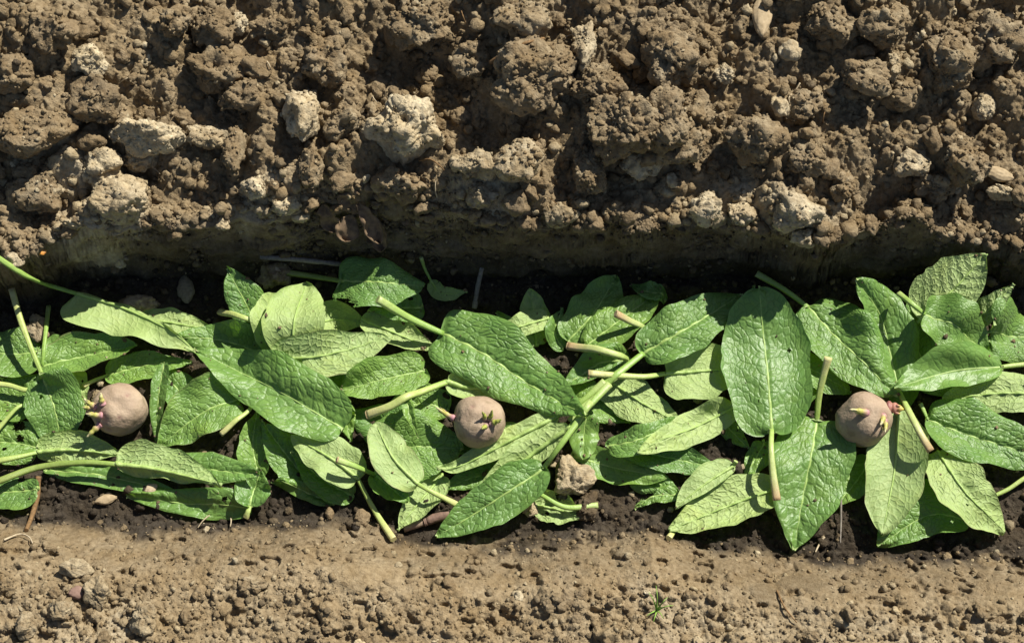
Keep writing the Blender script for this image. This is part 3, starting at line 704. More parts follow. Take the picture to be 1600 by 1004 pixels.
# ------------------------------------------------------------------ potatoes
def potato(label, px, py, rx, ry, lift, sprouts, seed, eyes):
    V, F = ico(5)
    p = None; r = .5 * (rx + ry) * MPP
    b = rest(px, py + 8, 0); zc = b[2] + lift * .01 + r * .80
    c = at(px, py, zc); sc = 1 - (zc / (DIST * math.cos(TILT)))      # nearer things are drawn larger
    rx, ry = rx * .95, ry * .95
    rx_, ry_ = rx * MPP * sc, ry * MPP * sc
    n = 1 + .10 * vnoise(V[:, 0] * 1.15 + seed, V[:, 1] * 1.3, V[:, 2] * 1.3, seed) + .035 * vnoise(V[:, 0] * 2.8 + seed, V[:, 1] * 4, V[:, 2] * 4, seed + 2) + .004 * fbm(V[:, 0] * 12, V[:, 1] * 12, V[:, 2] * 12, seed, 2)
    eye = np.zeros(len(V))
    toc = np.array((0, -math.sin(TILT), math.cos(TILT)))             # towards the viewer's side of the potato
    def sph(dx, dy):
        a, b_ = dx / rx, dy / ry; h = math.sqrt(max(0, 1 - a * a - b_ * b_)); return CR * a - CU * b_ + toc * h
    for (ex, ey, er, dep) in eyes:
        q = np.linalg.norm(V - sph(ex, ey), axis=1) / er
        n = n - dep * np.exp(-q ** 2) + dep * .5 * np.exp(-((q - 1.6) / .5) ** 2); eye = np.maximum(eye, .75 * np.exp(-(q / .8) ** 2))
    A = np.outer(CR, CR) * rx_ + np.outer(CU, CU) * ry_ + np.outer(toc, toc) * .5 * (rx_ + ry_)
    P = (V * n[:, None]) @ A.T
    root = empty('seed_potato', c)
    link('skin', mesh_np('skin', P, F, True, {'eye': eye}), M_POT, root)
    for (bx, by, tx, ty, rise, rad, kind) in sprouts:
        s0 = A @ (sph(bx, by) * .97); nrm = sph(bx, by)
        tx, ty = bx + (tx - bx) * .84, by + (ty - by) * .84
        tip = CR * tx * MPP * sc - CU * ty * MPP * sc + toc * (s0 @ toc + rise * .001)
        m1 = s0 * .55 + tip * .45 + nrm * .0012
        C, _ = catmull([s0, m1, tip], 16); t = np.linspace(0, 1, 16)
        rr = rad * .00112 * np.interp(t, [0, .15, .4, .7, 1], [1.35, 1.2, 1.0, .70, .20])
        so, _ = tube('sprout', C, rr * (1 + .14 * np.sin(t * 19 + bx)), {'y': M_SPY, 'g': M_SPG, 'r': M_SPR}[kind], root, 10)
        ns = {'y': 2, 'g': 1, 'r': 3}[kind]
        dr = (tip - s0) / np.linalg.norm(tip - s0); e1 = np.cross(dr, (.3, .2, .9)); e1 /= np.linalg.norm(e1); e2 = np.cross(dr, e1)
        for q in range(ns):                                   # tiny scale leaves round the shoot
            an = q * 6.28 / ns + bx; o_ = e1 * math.cos(an) + e2 * math.sin(an)
            b0 = s0 * .55 + tip * .45; b1 = s0 * .15 + tip * .85
            tube('scale_leaf', np.array([b0 + o_ * rad * .0006, (b0 + b1) / 2 + o_ * rad * .0009, b1 + o_ * rad * .0009]), np.array((.34, .30, .08)) * rad * .001, so.data.materials[0], so, 6)
    tag(root, label, 'potato', 'chitted seed potatoes')
    return root

def stick(name, label, cat, pts, r0, r1, mat, group=None, bumpy=.12):
    C, _ = catmull([rest(*p) for p in pts], 40); t = np.linspace(0, 1, 40)
    rr = (r0 + (r1 - r0) * t) * MPP * (1 + bumpy * vnoise(t * 9 + pts[0][0], t * 0, s=3))
    o0 = C[0].copy(); o, _ = tube(name, C - o0, rr, mat, None, 9); o.location = o0
    hput(C + np.array((0, 0, 1)) * rr[:, None]); return tag(o, label, cat, group)

# ------------------------------------------------------------------ things on the trench floor, under the leaves
stick('dry_stick', 'long grey dry stick in the shade along the foot of the wall', 'stick', [(406, 401, .6), (470, 406, .8), (536, 413, .5)], 4.5, 3.6, M_GREY)
stick('dry_stick', 'dark upright stick in the shaded trench left of centre gap', 'stick', [(741, 482, .3), (746, 450, .5), (753, 418, .6)], 4.2, 3.0, M_GREY)
stick('dry_twig', 'bent brown twig crossing the trench edge at lower left', 'twig', [(60, 744, 1.2), (58, 775, .8), (50, 805, .3), (41, 828, .15)], 4.2, 3.2, M_TWIG)
cane0 = rest(630, 824, .25); cane1 = rest(702, 802, .45)
root = empty('jointed_cane', cane0)
dv_ = np.array(cane1) - cane0
for (a, b, ra, rb, nm, m) in ((0, .44, 7.2, 6.6, 'cane_segment', M_CANE), (.44, .50, 8.2, 8.0, 'node_ring', M_CANEP), (.50, 1, 7.4, 7.8, 'cane_segment', M_CANEP)):
    tube(nm, np.array([dv_ * (a + (b - a) * q) for q in np.linspace(0, 1, 8)]), np.linspace(ra, rb, 8) * MPP * (1 + .03 * np.sin(np.arange(8) * 1.7)), m, root, 14)
tag(root, 'dry jointed cane piece lying at the near edge of the trench', 'cane')

def husk(label, px, py, ln, wd, ang, mat, name='dry_husk', lift=.3, cat='husk', bank=False):
    V, F = ico(4); V = V.copy()
    k = .5 * (1 - V[:, 0]); V[:, 1] *= .35 + .65 * np.sin(np.clip(k, 0, 1) * math.pi) ** .7; V[:, 2] *= .55
    V = V * (1 + .10 * vnoise(V[:, 0] * 3 + px, V[:, 1] * 5, V[:, 2] * 5, 4) + .05 * vnoise(V[:, 0] * 2, V[:, 1] * 16, V[:, 2] * 9, 5))[:, None] * np.array((ln, wd, wd)) * MPP
    if bank:
        z = .1
        for _ in range(6): p = at(px, py, z); z = .5 * z + .5 * (float(terrain(p[0], p[1])[0]) + wd * MPP * .5)
        p = at(px, py, z)
    else: p = rest(px, py, lift)
    o = link(name, mesh_np(name, V, F), mat, None, p); o.rotation_euler = (0, .1, ang); return tag(o, label, cat)
husk('pale dried seed husk in the shade at left of the trench', 290, 452, 26, 14, 1.75, M_HUSK)
husk('small curled brown husk on the near edge below the left potato', 165, 780, 17, 8, .25, M_TAN)
husk('pale chip of bark caught under the leaves at lower left', 236, 763, 11, 8, .6, M_ROOT, 'bark_chip', .5, 'bark')
husk('straw coloured chip beside the dark petiole at the wall foot', 428, 420, 11, 6, -.3, M_ROOT, 'straw_chip', .6, 'chip')
husk('tan slip of split wood standing at the top edge of the heap', 1191, 22, 44, 15, 1.45, M_TAN, 'wood_slip', .3, 'wood', True)
husk('dry tan pod lying on the heap near the right edge', 1560, 272, 28, 12, -.3, M_TAN, 'dry_pod', .3, 'pod', True)
husk('smooth tan pod in the top right corner of the heap', 1572, 32, 22, 10, .75, M_TAN, 'dry_pod', .3, 'pod', True)
husk('amber chip glinting in the dark hollow at far left', 66, 394, 7, 5, .4, M_AMBER, 'amber_chip', .3, 'chip', True)
husk('reddish pebble half sunk in the near bank', 121, 925, 13, 10, .2, M_RED, 'pebble', .2, 'pebble', True)
husk('dark pebble in the shade below the pale left petiole', 515, 802, 7, 11, .1, M_CLOD, 'pebble', .3, 'pebble')
husk('rounded shaded pebble left of the jointed cane', 566, 808, 13, 14, .3, M_CLOD, 'pebble', .3, 'pebble')
def bank_strand(name, label, cat, pts, r, mat):
    P = []
    for (px, py, l) in pts:
        z = .08
        for _ in range(6): p = at(px, py, z); z = .5 * z + .5 * (float(terrain(p[0], p[1])[0]) + l * .01)
        P.append(at(px, py, z))
    C, _ = catmull(P, 36); C[:, 2] = np.maximum(C[:, 2], terrain(C[:, 0], C[:, 1]) + r * MPP * .6)
    o0 = C[0].copy(); o, _ = tube(name, C - o0, r * MPP * np.linspace(1.1, .55, 36), mat, None, 7); o.location = o0; return tag(o, label, cat)
bank_strand('root_strand', 'pale looping root thread on the near bank at far left', 'root', [(6, 843, .2), (30, 834, .3), (45, 838, .3), (52, 850, .1)], 1.5, M_ROOT)
bank_strand('root_strand', 'thin pale root on the near slope under the lowest left leaf', 'root', [(333, 800, .3), (318, 812, .2), (309, 824, .1)], 1.2, M_ROOT)
bank_strand('root_strand', 'short pale root hanging beside the lowest left leaf', 'root', [(358, 800, .3), (361, 812, .2), (360, 822, .1)], 1.2, M_ROOT)
bank_strand('root_strand', 'fine white root curling out of the right heap', 'root', [(1250, 130, .9), (1240, 146, 1.), (1233, 152, .7), (1234, 162, .4)], 1.2, M_ROOT)
bank_strand('dark_root', 'thin black root lying on the near bank at right', 'root', [(1214, 922, .2), (1226, 948, .3), (1245, 972, .2)], 1.5, M_TWIG)
bank_strand('dry_twig', 'reddish dry twig lying across the large square clod', 'twig', [(766, 98, 1.2), (795, 80, 2.2), (820, 68, 2.8), (850, 60, 3.0)], 3.4, M_TWIG)
bank_strand('dry_straw', 'pale straw lying in the shaded edge of the trench at right', 'straw', [(1288, 838, .3), (1281, 848, .3), (1274, 862, .2)], 1.8, M_ROOT)
bank_strand('dry_straw', 'straight dry stem fixed in the trench right of the pointed leaf', 'straw', [(1314, 778, .8), (1314, 815, .5), (1313, 848, .3)], 1.7, M_GREY)
bank_strand('orange_fibre', 'orange fibre under the largest whitish lump', 'fibre', [(655, 251, .9), (672, 249, 1.1), (686, 258, 1.0), (694, 266, .6)], 1.6, M_TWIG)

# dead leaf scraps on the wall by the notch
def scrap(label, px, py, ln, wd, ang, seed, zl=.2):
    nu, nv = 26, 11; u = np.linspace(0, 1, nu)[:, None]; v = np.linspace(-1, 1, nv)[None]
    w = np.sin(np.pi * np.clip(u, .04, 1)) ** .6 * wd * MPP * (1 + .25 * vnoise(u * 6 + seed, np.sign(v) * 2. + 0 * u, s=seed))
    x = u * ln * MPP + 0 * v; y = v * w; z = .0022 * (v ** 2) * (.5 + u) + .0022 * vnoise(u * 5 + seed, v * 2 + 0 * u, s=seed) + .0015 * np.sin(u * 4)
    V = np.stack((x, y, z), -1).reshape(-1, 3)
    zz = .06
    for _ in range(8): p = at(px, py, zz); zz = .5 * zz + .5 * (float(terrain(p[0], p[1])[0]) + zl * .01)
    me = mesh_np('dead_leaf', V, grid_faces(nu, nv)); o = link('dead_leaf', me, M_DEAD, None, at(px, py, zz)); o.rotation_euler = (.75 + .15 * math.sin(seed * 2.), .25 * math.cos(seed * 3.), ang)
    o.rotation_mode = 'ZYX'
    sm = o.modifiers.new('thick', 'SOLIDIFY'); sm.thickness = .0006
    return tag(o, label, 'dead leaf', 'dead leaf scraps in the notch of the wall')
for (lab, px, py, ln, wd, an, sd, zl) in (
    ('brown dead leaf scrap on the left of the wall notch', 505, 318, 48, 15, -1.2, 1, .4), ('long brown dead leaf strip hanging down the wall notch', 560, 318, 70, 12, -1.1, 2, .7),
    ('dark dead leaf scrap at the right of the wall notch', 592, 345, 48, 12, -1.5, 3, .6), ('dark crumpled dead leaf at the top of the wall notch', 528, 305, 46, 20, -.6, 4, .4),
    ('pale curled dead leaf shred on the shaded wall', 640, 352, 34, 8, 2.2, 5, .4), ('broad shrivelled dead leaf in the middle of the wall notch', 548, 335, 42, 18, -1.8, 6, .5),
    ('narrow dead leaf fragment low in the wall notch', 575, 362, 34, 9, -.9, 7, .5)):
    scrap(lab, px, py, ln, wd, an, sd, zl)
for k in range(16):
    px, py = random.uniform(30, 1570), random.uniform(20, 330); an = random.uniform(0, 6.28); ln = random.uniform(14, 34); cv = random.uniform(-.5, .5)
    o = bank_strand('root_fibre', 'fine dry root fibre caught among the clods of the heap', 'root', [(px + ln * q * math.cos(an + cv * q), py + ln * q * math.sin(an + cv * q), .5 + .5 * math.sin(3 * q)) for q in (0, .35, .7, 1)], random.uniform(.7, 1.2), M_ROOT if k % 2 else M_TWIG)
    o['group'] = 'root fibres among the clods'

# seedling on the near bank
p0 = at(1028, 948, .075); p0[2] = float(terrain(p0[0], p0[1])[0])
root = empty('grass_seedling', p0)
for (dx, dy, z) in ((-12, -22, .012), (-16, 10, .006), (22, -4, .010), (14, -14, .014), (-6, 18, .005), (8, 14, .008), (-2, -30, .016)):
    C, _ = catmull([(0, 0, 0), (dx * .5 * MPP, -dy * .5 * MPP, z), (dx * MPP, -dy * MPP, z * .9)], 14)
    tube('grass_blade', C, np.linspace(1.6, .35, 14) * MPP, M_SEED, root, 6, 0, .45)
tag(root, 'tiny bright green seedling sprouting on the near bank', 'seedling')

# ------------------------------------------------------------------ leaves, lowest first
U, Dn = 'U', 'D'
# bottom layer
leaf('deep green leaf wedged in shadow right of the left potato', U, [(310, 640, .1), (270, 600, .4), (238, 560, .6)], 26, 30)
leaf('shaded leaf lying under the big left leaf near a dark gap', U, [(405, 745, .1), (395, 695, .4), (402, 640, .8)], 22, 20, cup=(.4, .1))
leaf('shaded leaf with one bright edge beneath the big left leaf', U, [(480, 750, .1), (440, 700, .5), (408, 655, .9)], 30, 34, cup=(.3, .1))
leaf('crumpled green leaf under the thick cut stalk left of the middle potato', U, [(700, 640, .4), (660, 630, .7), (600, 640, .6)], 24, 28, tint=.9, wav=.3)
leaf('half hidden leaf between the quilted pale leaves and the near edge', U, [(790, 735, .3), (740, 745, .5), (690, 765, .4)], 22, 22, tint=.6)
leaf('shaded leaf end at the back between middle stalks and wall', U, [(800, 545, .3), (790, 515, .6), (775, 488, .8)], 24, 24, tint=.4)
leaf('dark narrow leaf lying on soil at the lower middle left', U, [(522, 784, .1), (475, 768, .2), (424, 752, .2)], 13, 14)
leaf('dark leaf in the shade below the pale left underside leaf', U, [(552, 775, .1), (500, 745, .4), (455, 705, .6)], 26, 22)
leaf('dull green leaf hidden under the pile left of the middle potato', U, [(660, 690, .1), (600, 670, .3), (540, 640, .4)], 40, 40, vis=False)
leaf('green leaf buried below the middle potato', U, [(820, 690, .1), (760, 690, .2), (690, 700, .3)], 34, 30, vis=False)
leaf('green leaf buried under the bundle of stalks', U, [(870, 600, .1), (920, 630, .3), (985, 660, .4)], 34, 34, vis=False)
leaf('green leaf buried below the largest pointed leaf', U, [(760, 560, .1), (820, 580, .3), (880, 600, .4)], 34, 34, vis=False)
leaf('green leaf buried under the left pile of pale undersides', U, [(560, 600, .1), (500, 570, .3), (420, 540, .4)], 40, 34, vis=False)
leaf('green leaf buried under the far left leaves', U, [(120, 640, .1), (70, 620, .3), (0, 590, .4)], 36, 36, vis=False)
leaf('green leaf buried between the oval leaf and right potato', U, [(1200, 640, .1), (1250, 600, .3), (1300, 560, .3)], 34, 34, vis=False)
leaf('green leaf buried under the right cluster', U, [(1420, 560, .1), (1470, 590, .3), (1540, 600, .4)], 40, 34, vis=False)
leaf('dark leaf in shade between the oval leaf stalk and the pale leaf below', U, [(1196, 690, .3), (1178, 720, .4), (1162, 745, .3)], 22, 16, ab=(.6, .9))
leaf('leaf lying in deep shade left of the oval leaf stalk', U, [(1130, 660, .2), (1150, 680, .3), (1170, 700, .3)], 16, 18)
leaf('lower green leaf with holes cut by the left edge', U, [(60, 700, .2), (10, 690, .4), (-60, 695, .4)], 36, 34, holes=((.25, .2, 3.4), (.42, -.35, 2.2), (.3, .75, 5)))
leaf('bottom left leaf whose tip lies on dark soil', U, [(60, 765, .3), (10, 768, .4), (-60, 775, .4)], 30, 24)
leaf('leaf strip showing under the two long left stalks', U, [(70, 733, .4), (170, 745, .4), (290, 775, .4)], 16, 18, ab=(.6, .7))
leaf('lit green leaf curling along the near edge at left', U, [(392, 795, .4), (300, 788, .4), (198, 776, .3)], 20, 24, ab=(.35, .6), cup=(.1, .3), holes=((.2, .35, 2.2),))
leaf('wavy green leaf with a pale stub stalk at the near edge', U, [(390, 790, .6), (397, 765, .9), (407, 735, 1.3)], 26, 26, ab=(.5, .6), pet=[(387, 800, .5), (384, 808, .4)], pm='y', pr=5, cup=(.2, .5), wav=.25)
leaf('leaf under the left potato edge with pale striped underside', Dn, [(112, 575, .3), (122, 605, .4), (134, 640, .4)], 18, 16)
leaf('bright green leaf with pale stalk just above the left potato', U, [(166, 586, .5), (225, 572, .7), (300, 566, .6)], 24, 26, pet=[(148, 594, .4), (130, 603, .3)], pm='y', pr=4, tint=.8)
leaf('far left lit leaf crossed by a stalk shadow', U, [(62, 548, .5), (25, 552, .7), (-60, 548, .7)], 42, 40, tint=.7)
leaf('shaded leaf below the yellow stalk at the left edge', U, [(48, 640, .4), (0, 625, .6), (-60, 615, .6)], 30, 30, pet=[(30, 634, .6), (-5, 672, .6), (-40, 710, .5)], pm='y', pr=4.5)
leaf('small green leaf at left with a yellow stalk out of frame', U, [(72, 560, .6), (92, 545, .8), (130, 535, .9)], 22, 22, pet=[(50, 607, .8), (10, 601, .9), (-40, 596, .9)], pm='y', pr=5)
leaf('green leaf behind the left pile against dark soil, tip upright', U, [(402, 512, 1.8, 1), (382, 470, 3.2, 1), (354, 419, 4.6, 1)], 28, 32, drape=False, ab=(.55, .75), cup=(.05, .15))
leaf('lit textured leaf right of the long drooping pale leaf', Dn, [(215, 500, .5), (270, 505, .7), (345, 520, .6)], 24, 28, ab=(.5, .8))
leaf('shaded leaf between the drooping pale leaf and the big left leaf', U, [(420, 555, .6), (340, 530, .8), (255, 535, .7)], 26, 26)
leaf('green leaf folded double at left with a pinkish turned edge', U, [(64, 572, .6), (135, 555, 1.0), (213, 538, 1.2)], 36, 34, ab=(.4, .6), cup=(.05, .5), rim=1, pet=[(70, 530, .6), (76, 478, .3)], pm='g', pr=4)
leaf('green leaf on the yellow cut stub in the left pile', U, [(420, 509, 1.0), (465, 530, 1.0), (520, 556, .7)], 24, 26, pet=[(380, 495, 1.6), (343, 487, 1.9)], pm='y', pr=5.5, cut=True)
leaf('pale underside leaf left of the tall upright pale leaf', Dn, [(430, 550, .7), (420, 500, 1.0), (437, 458, 1.3)], 26, 26, ab=(.5, .6))
leaf('pale leaf with pinkish veins behind the upright pale leaf', Dn, [(470, 530, .8), (515, 500, 1.0), (575, 508, 1.0)], 34, 26, ab=(.45, .7), rim=.5)
leaf('pale underside leaf sloping below the shaded round leaf', Dn, [(565, 500, .6), (620, 522, .9), (690, 552, .8)], 26, 24, ab=(.45, .8))
leaf('shaded leaf end under the shaded round leaf', U, [(660, 480, .3), (620, 480, .6), (575, 485, .7)], 30, 24)
leaf('small shaded leaf with hooked stalk near the wall foot', Dn, [(674, 440, .3), (692, 458, .5), (730, 456, .5)], 10, 14, ab=(.4, .6), pet=[(664, 420, .5), (658, 402, .7)], pr=3, cup=(.5, .2), tint=.1)
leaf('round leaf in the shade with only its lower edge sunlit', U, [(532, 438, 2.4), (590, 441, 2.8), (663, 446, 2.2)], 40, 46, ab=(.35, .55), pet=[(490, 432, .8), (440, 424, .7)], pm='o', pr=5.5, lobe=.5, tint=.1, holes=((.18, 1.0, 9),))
leaf('small pale upright leaf left of the stalk bundle against dark soil', Dn, [(838, 540, .4), (834, 500, 1.0), (829, 451, 1.6)], 24, 26, ab=(.5, .55))
leaf('lit pale leaf between two upright leaves behind the largest pointed leaf', Dn, [(856, 498, .8), (810, 512, 1.0), (760, 530, .9)], 18, 24, ab=(.35, .8))
leaf('narrow dark leaf beside the tan cut stalk', U, [(880, 545, .5), (868, 520, .8), (878, 480, 1.2)], 16, 16)
leaf('broad leaf half in wall shade with glossy lit lower half', U, [(888, 532, .7), (928, 488, 1.2), (962, 432, 1.6)], 38, 44, ab=(.4, .5), quilt=.8, tint=.6)
leaf('leaf behind the pink cut stalk, upper part in wall shade', U, [(915, 540, .9), (978, 492, 1.3), (1034, 452, 1.5)], 30, 34, ab=(.4, .55), tint=.9)
leaf('shaded little leaf tip peeping above the oval leaf', U, [(1190, 520, .6), (1185, 480, 1.0), (1178, 446, 1.2)], 24, 26)
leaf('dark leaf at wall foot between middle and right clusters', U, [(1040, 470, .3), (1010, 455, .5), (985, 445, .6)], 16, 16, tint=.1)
leaf('strip of dull leaf behind the tall right leaf', U, [(1440, 560, .5), (1425, 520, .8), (1420, 470, 1.0)], 24, 26, tint=.3)
leaf('small quilted leaf with sharp tip near the right wall', Dn, [(1515, 508, 2.6, 1), (1548, 482, 4.2, 1), (1584, 444, 5.6, 1)], 22, 18, drape=False, flat=True, wav=.05, ab=(.45, .8), quilt=1.3)
leaf('large quilted underside leaf leaning on the wall at right', Dn, [(1440, 498, 3.4, 1), (1490, 452, 5.2, 1), (1540, 398, 6.8, 1)], 52, 40, drape=False, flat=True, wav=.04, ab=(.5, .62), quilt=1.4, cup=(.10, .05), pet=[(1420, 515, .6)], pr=4)
leaf('leaf cut by the right edge with white midrib', U, [(1543, 526, .8), (1590, 526, 1.1), (1660, 530, 1.0)], 44, 44, ab=(.35, .7), tint=.5, pet=[(1520, 524, .6)])
leaf('leaf under the oval leaf showing lit rounded end by the potato', U, [(1225, 560, .6), (1275, 580, .8), (1330, 612, .8)], 30, 28, ab=(.45, .45), tint=.6)
# middle of the stack
leaf('narrow lit leaf just below the lower right of the oval leaf', U, [(985, 748, .4), (1030, 755, .6), (1065, 775, .5)], 20, 20)
leaf('small torn leaf scrap on dark soil in the lower middle', U, [(1060, 772, .5), (1020, 775, .4), (992, 795, .3)], 12, 14, wav=.3, holes=((.6, .8, 7),))
leaf('smooth green leaf lying across soil below the stalk bundle', U, [(892, 712, .5), (960, 730, .9), (1042, 746, .8)], 24, 26, ab=(.45, .55), quilt=.5)
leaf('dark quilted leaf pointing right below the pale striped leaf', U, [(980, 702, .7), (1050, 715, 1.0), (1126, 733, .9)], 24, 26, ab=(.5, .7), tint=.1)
leaf('green leaf crossing under the long hairy stalk at lower middle', Dn, [(835, 790, .2), (868, 795, .4), (905, 808, .4)], 26, 24, ab=(.45, .5), quilt=1.3, holes=((.5, -.9, 5), (.3, .4, 2)))
leaf('short hairy stalk leaf below the stalk bundle', U, [(820, 755, .8), (800, 748, .7), (770, 748, .5)], 12, 12, pet=[(850, 775, .8), (885, 792, .7), (934, 789, .5)], pr=4.8)
leaf('pale leaf with its tip resting on the near edge, left of the cane', Dn, [(692, 742, .5), (655, 785, .7), (621, 828, .5)], 28, 26, ab=(.5, .8))
leaf('large flat quilted leaf beneath the middle potato', U, [(585, 702, .5), (650, 697, .7), (722, 700, .6)], 54, 58, ab=(.35, .45), tint=.6, quilt=1.2)
leaf('leaf under the right potato with lit lower edge', U, [(1362, 715, .5), (1335, 755, .7), (1302, 792, .6)], 26, 26)
leaf('dark smooth leaf pressed against the right potato', U, [(1410, 560, .6), (1412, 600, .7), (1400, 660, .6)], 24, 24, tint=.2)

potato('sprouted beige potato with a cluster of yellow shoots facing left', 187, 641, 44, 43, -.2,
       [(-24, 20, -46, 42, 3, 2.3, 'y'), (-19, 6, -46, 2, 4, 2.1, 'y'), (-30, -6, -50, -22, 3, 2.2, 'y'), (-18, -12, -19, -32, 5, 2.1, 'y'), (-38, -4, -56, -6, 0, 1.8, 'y')], 3,
       [(-20, 2, .28, .05), (-14, 12, .18, .03), (-10, 26, .12, .04), (8, 8, .09, .025), (18, -24, .10, .03)])
potato('rounded pinkish beige potato with short green shoots on top', 748, 659, 42, 43, .1,
       [(17, -6, 22, -24, 9, 1.9, 'g'), (20, 0, 38, -8, 7, 2.1, 'g'), (11, -7, 5, -21, 9, 1.7, 'g'), (12, 3, 4, 8, 10, 1.7, 'g'), (-38, -6, -70, -26, -2, 2.0, 'y')], 5,
       [(15, -2, .22, .05), (-9, -25, .09, .03), (-30, -6, .08, .03), (-34, 14, .10, .03), (-28, 20, .08, .03)])
potato('round pinkish potato with yellow horn shoots and a red bud', 1349, 655, 42, 46, .1,
       [(-2, -12, -36, -19, 6, 2.5, 'y'), (24, -8, 13, 8, 12, 2.2, 'y'), (26, 0, 22, 20, 10, 1.9, 'y'), (36, -18, 62, -16, 6, 4.6, 'r')], 8,
       [(24, -8, .2, .05), (-4, -12, .14, .03), (0, 30, .09, .02)])

# upper layers, left
leaf('curled narrow leaf standing on edge beside the left potato', U, [(256, 566, 1.2), (247, 620, 1.6), (243, 692, .8)], 14, 12, ab=(.4, .6), cup=(.7, .3), quilt=.6)
leaf('broad pointed leaf between the left potato and the big left leaf', U, [(374, 622, 1.2), (315, 645, 1.5), (249, 697, .9)], 40, 46, ab=(.4, .6), pet=[(392, 636, 1.1), (356, 668, .6), (345, 678, .3)], pm='y', pr=4.5, tint=.7, rim=.5)
leaf('leaf with its blade half in shade hanging from the white cut stalk', U, [(68, 594, 1.0), (85, 640, 1.2), (95, 698, .7)], 48, 42, ab=(.45, .5), pet=[(50, 548, 1.6), (32, 500, 2.2), (18, 452, 2.6)], pm='y', pr=5.2, cut=True, cup=(.1, .1))
leaf('grey green leaf tip emerging under the lower left stalk', U, [(262, 722, .9), (330, 733, 1.2), (404, 741, .9)], 26, 22, ab=(.5, .5), tint=.3, rim=.5)
leaf('quilted half leaf on the thick upper stalk at lower left', Dn, [(60, 706, 1.2), (120, 703, 1.5), (190, 712, 1.2)], 30, 14, ab=(.4, .55), pet=[(30, 713, 1.2), (0, 719, 1.2), (-60, 735, 1.2)], pm='y', pr=5.5, quilt=1.5, cup=(.1, -.5))
leaf('quilted leaf on the long olive stalk at lower left', Dn, [(183, 725, 1.5), (255, 735, 1.7), (347, 757, 1.0)], 40, 12, ab=(.35, .7), pet=[(130, 722, 1.4), (60, 730, 1.2), (0, 750, 1.1), (-60, 775, 1.1)], pm='o', pr=6.2, quilt=1.4, cup=(.1, -.6), tint=.2)
leaf('long drooping pale leaf on the dark stalk from the left edge', Dn, [(122, 460, 1.9), (200, 485, 2.0), (262, 515, 1.6), (306, 550, .9)], 8, 52, ab=(.22, .6), pet=[(80, 447, 2.4), (40, 430, 3.0), (-10, 398, 4.2), (-60, 360, 5.)], pm='g', pr=4.9, lobe=.5, quilt=.7, tint=.7, cup=(-.3, .05))
leaf('tall upright pale underside leaf with white midrib', Dn, [(459, 565, 1.3), (460, 500, 1.8), (480, 441, 2.0)], 46, 44, ab=(.5, .55)  , tint=.7, quilt=.8)
leaf('dull olive quilted underside leaf lying in the left pile', Dn, [(425, 562, 1.4), (510, 556, 1.8), (609, 526, 1.6)], 34, 38, ab=(.45, .5), quilt=1.5, rim=.7, tint=.1)
leaf('bright glossy leaf with pale ribs left of the largest pointed leaf', U, [(664, 578, 1.5), (600, 592, 1.8), (527, 612, 1.3)], 34, 32, ab=(.3, .45), tint=1., quilt=1.1, wav=.2)
leaf('crumpled small leaf folding down under the bright glossy leaf', U, [(545, 628, 1.2), (540, 650, 1.0), (548, 690, .6)], 16, 18, cup=(.3, .6), wav=.3, tint=.9, holes=((.5, .8, 4),))
leaf('pale underside leaf whose stalk points down to the near edge', Dn, [(560, 748, 1.5), (520, 718, 1.5), (455, 680, 1.0)], 32, 34, ab=(.35, .55), pet=[(576, 780, 1.2), (592, 808, .8), (615, 842, .6)], pm='y', pr=5.2, tint=.4, quilt=.6)
leaf('large left leaf with pointed tip lying over the pile', U, [(536, 668, 1.3), (440, 615, 1.9), (365, 575, 1.8), (303, 545, 1.2)], 48, 52, ab=(.42, .62), lobe=.35, tint=.45, quilt=1.15)
leaf('small green leaf tucked left of the middle potato on a dark stub', U, [(585, 740, 1.0), (610, 760, 1.0), (640, 785, .7)], 24, 22, pet=[(560, 730, 1.5), (527, 718, 1.9)], pm='g', pr=5, cut=True)
leaf('pale oval underside leaf with pink edge left of the middle potato', Dn, [(652, 756, 1.5), (614, 715, 1.8), (586, 660, 1.5)], 32, 30, ab=(.4, .42), pet=[(675, 768, 1.3), (720, 791, 1.0)], pm='y', pr=4.8, quilt=.5, rim=1., tint=.3)
leaf('tiny bright yellow green curled leaf beneath the thick pale stalk', U, [(632, 612, 1.7), (641, 650, 1.7), (654, 684, 1.2)], 9, 9, tint=1., cup=(.6, .6), quilt=.7)
leaf('small half hidden leaf on the thick cut stalk above the middle potato', Dn, [(698, 596, 1.6), (735, 606, 1.6), (795, 602, 1.2)], 20, 22, ab=(.45, .5), pet=[(650, 615, 2.1), (610, 634, 2.1), (574, 648, 2.0)], pm='y', pr=7.2, cut=True)
# stalk bundle in the middle
leaf('leaf with pale lit underside right of the stalk bundle', Dn, [(948, 592, .9), (1000, 628, 1.2), (1066, 664, .8)], 32, 36, ab=(.35, .6), quilt=1.2)
leaf('dark green leaf showing under the pink cut stalk', U, [(985, 562, 1.2), (935, 572, 1.3), (880, 602, 1.0)], 18, 24, ab=(.5, .6), tint=.3, pet=[(960, 552, 1.4), (887, 540, 1.8)], pm='p', pr=7., cut=True, rim=.6)
leaf('hidden leaf on the tan cut stalk beside the glossy half shaded leaf', U, [(1045, 530, 1.2), (1075, 540, 1.2), (1110, 552, .9)], 24, 24, pet=[(1018, 519, 1.6), (963, 490, 2.2)], pm='p', pr=5.8, cut=True)
leaf('pale veined underside leaf on the long pale stalk by the oval leaf', Dn, [(1040, 584, 1.3), (1090, 580, 1.5), (1160, 576, 1.2)], 48, 50, ab=(.28, .35), pet=[(1000, 588, 1.9), (920, 583, 2.3)], pm='y', pr=5.5, cut=True, quilt=.7, tint=.5)
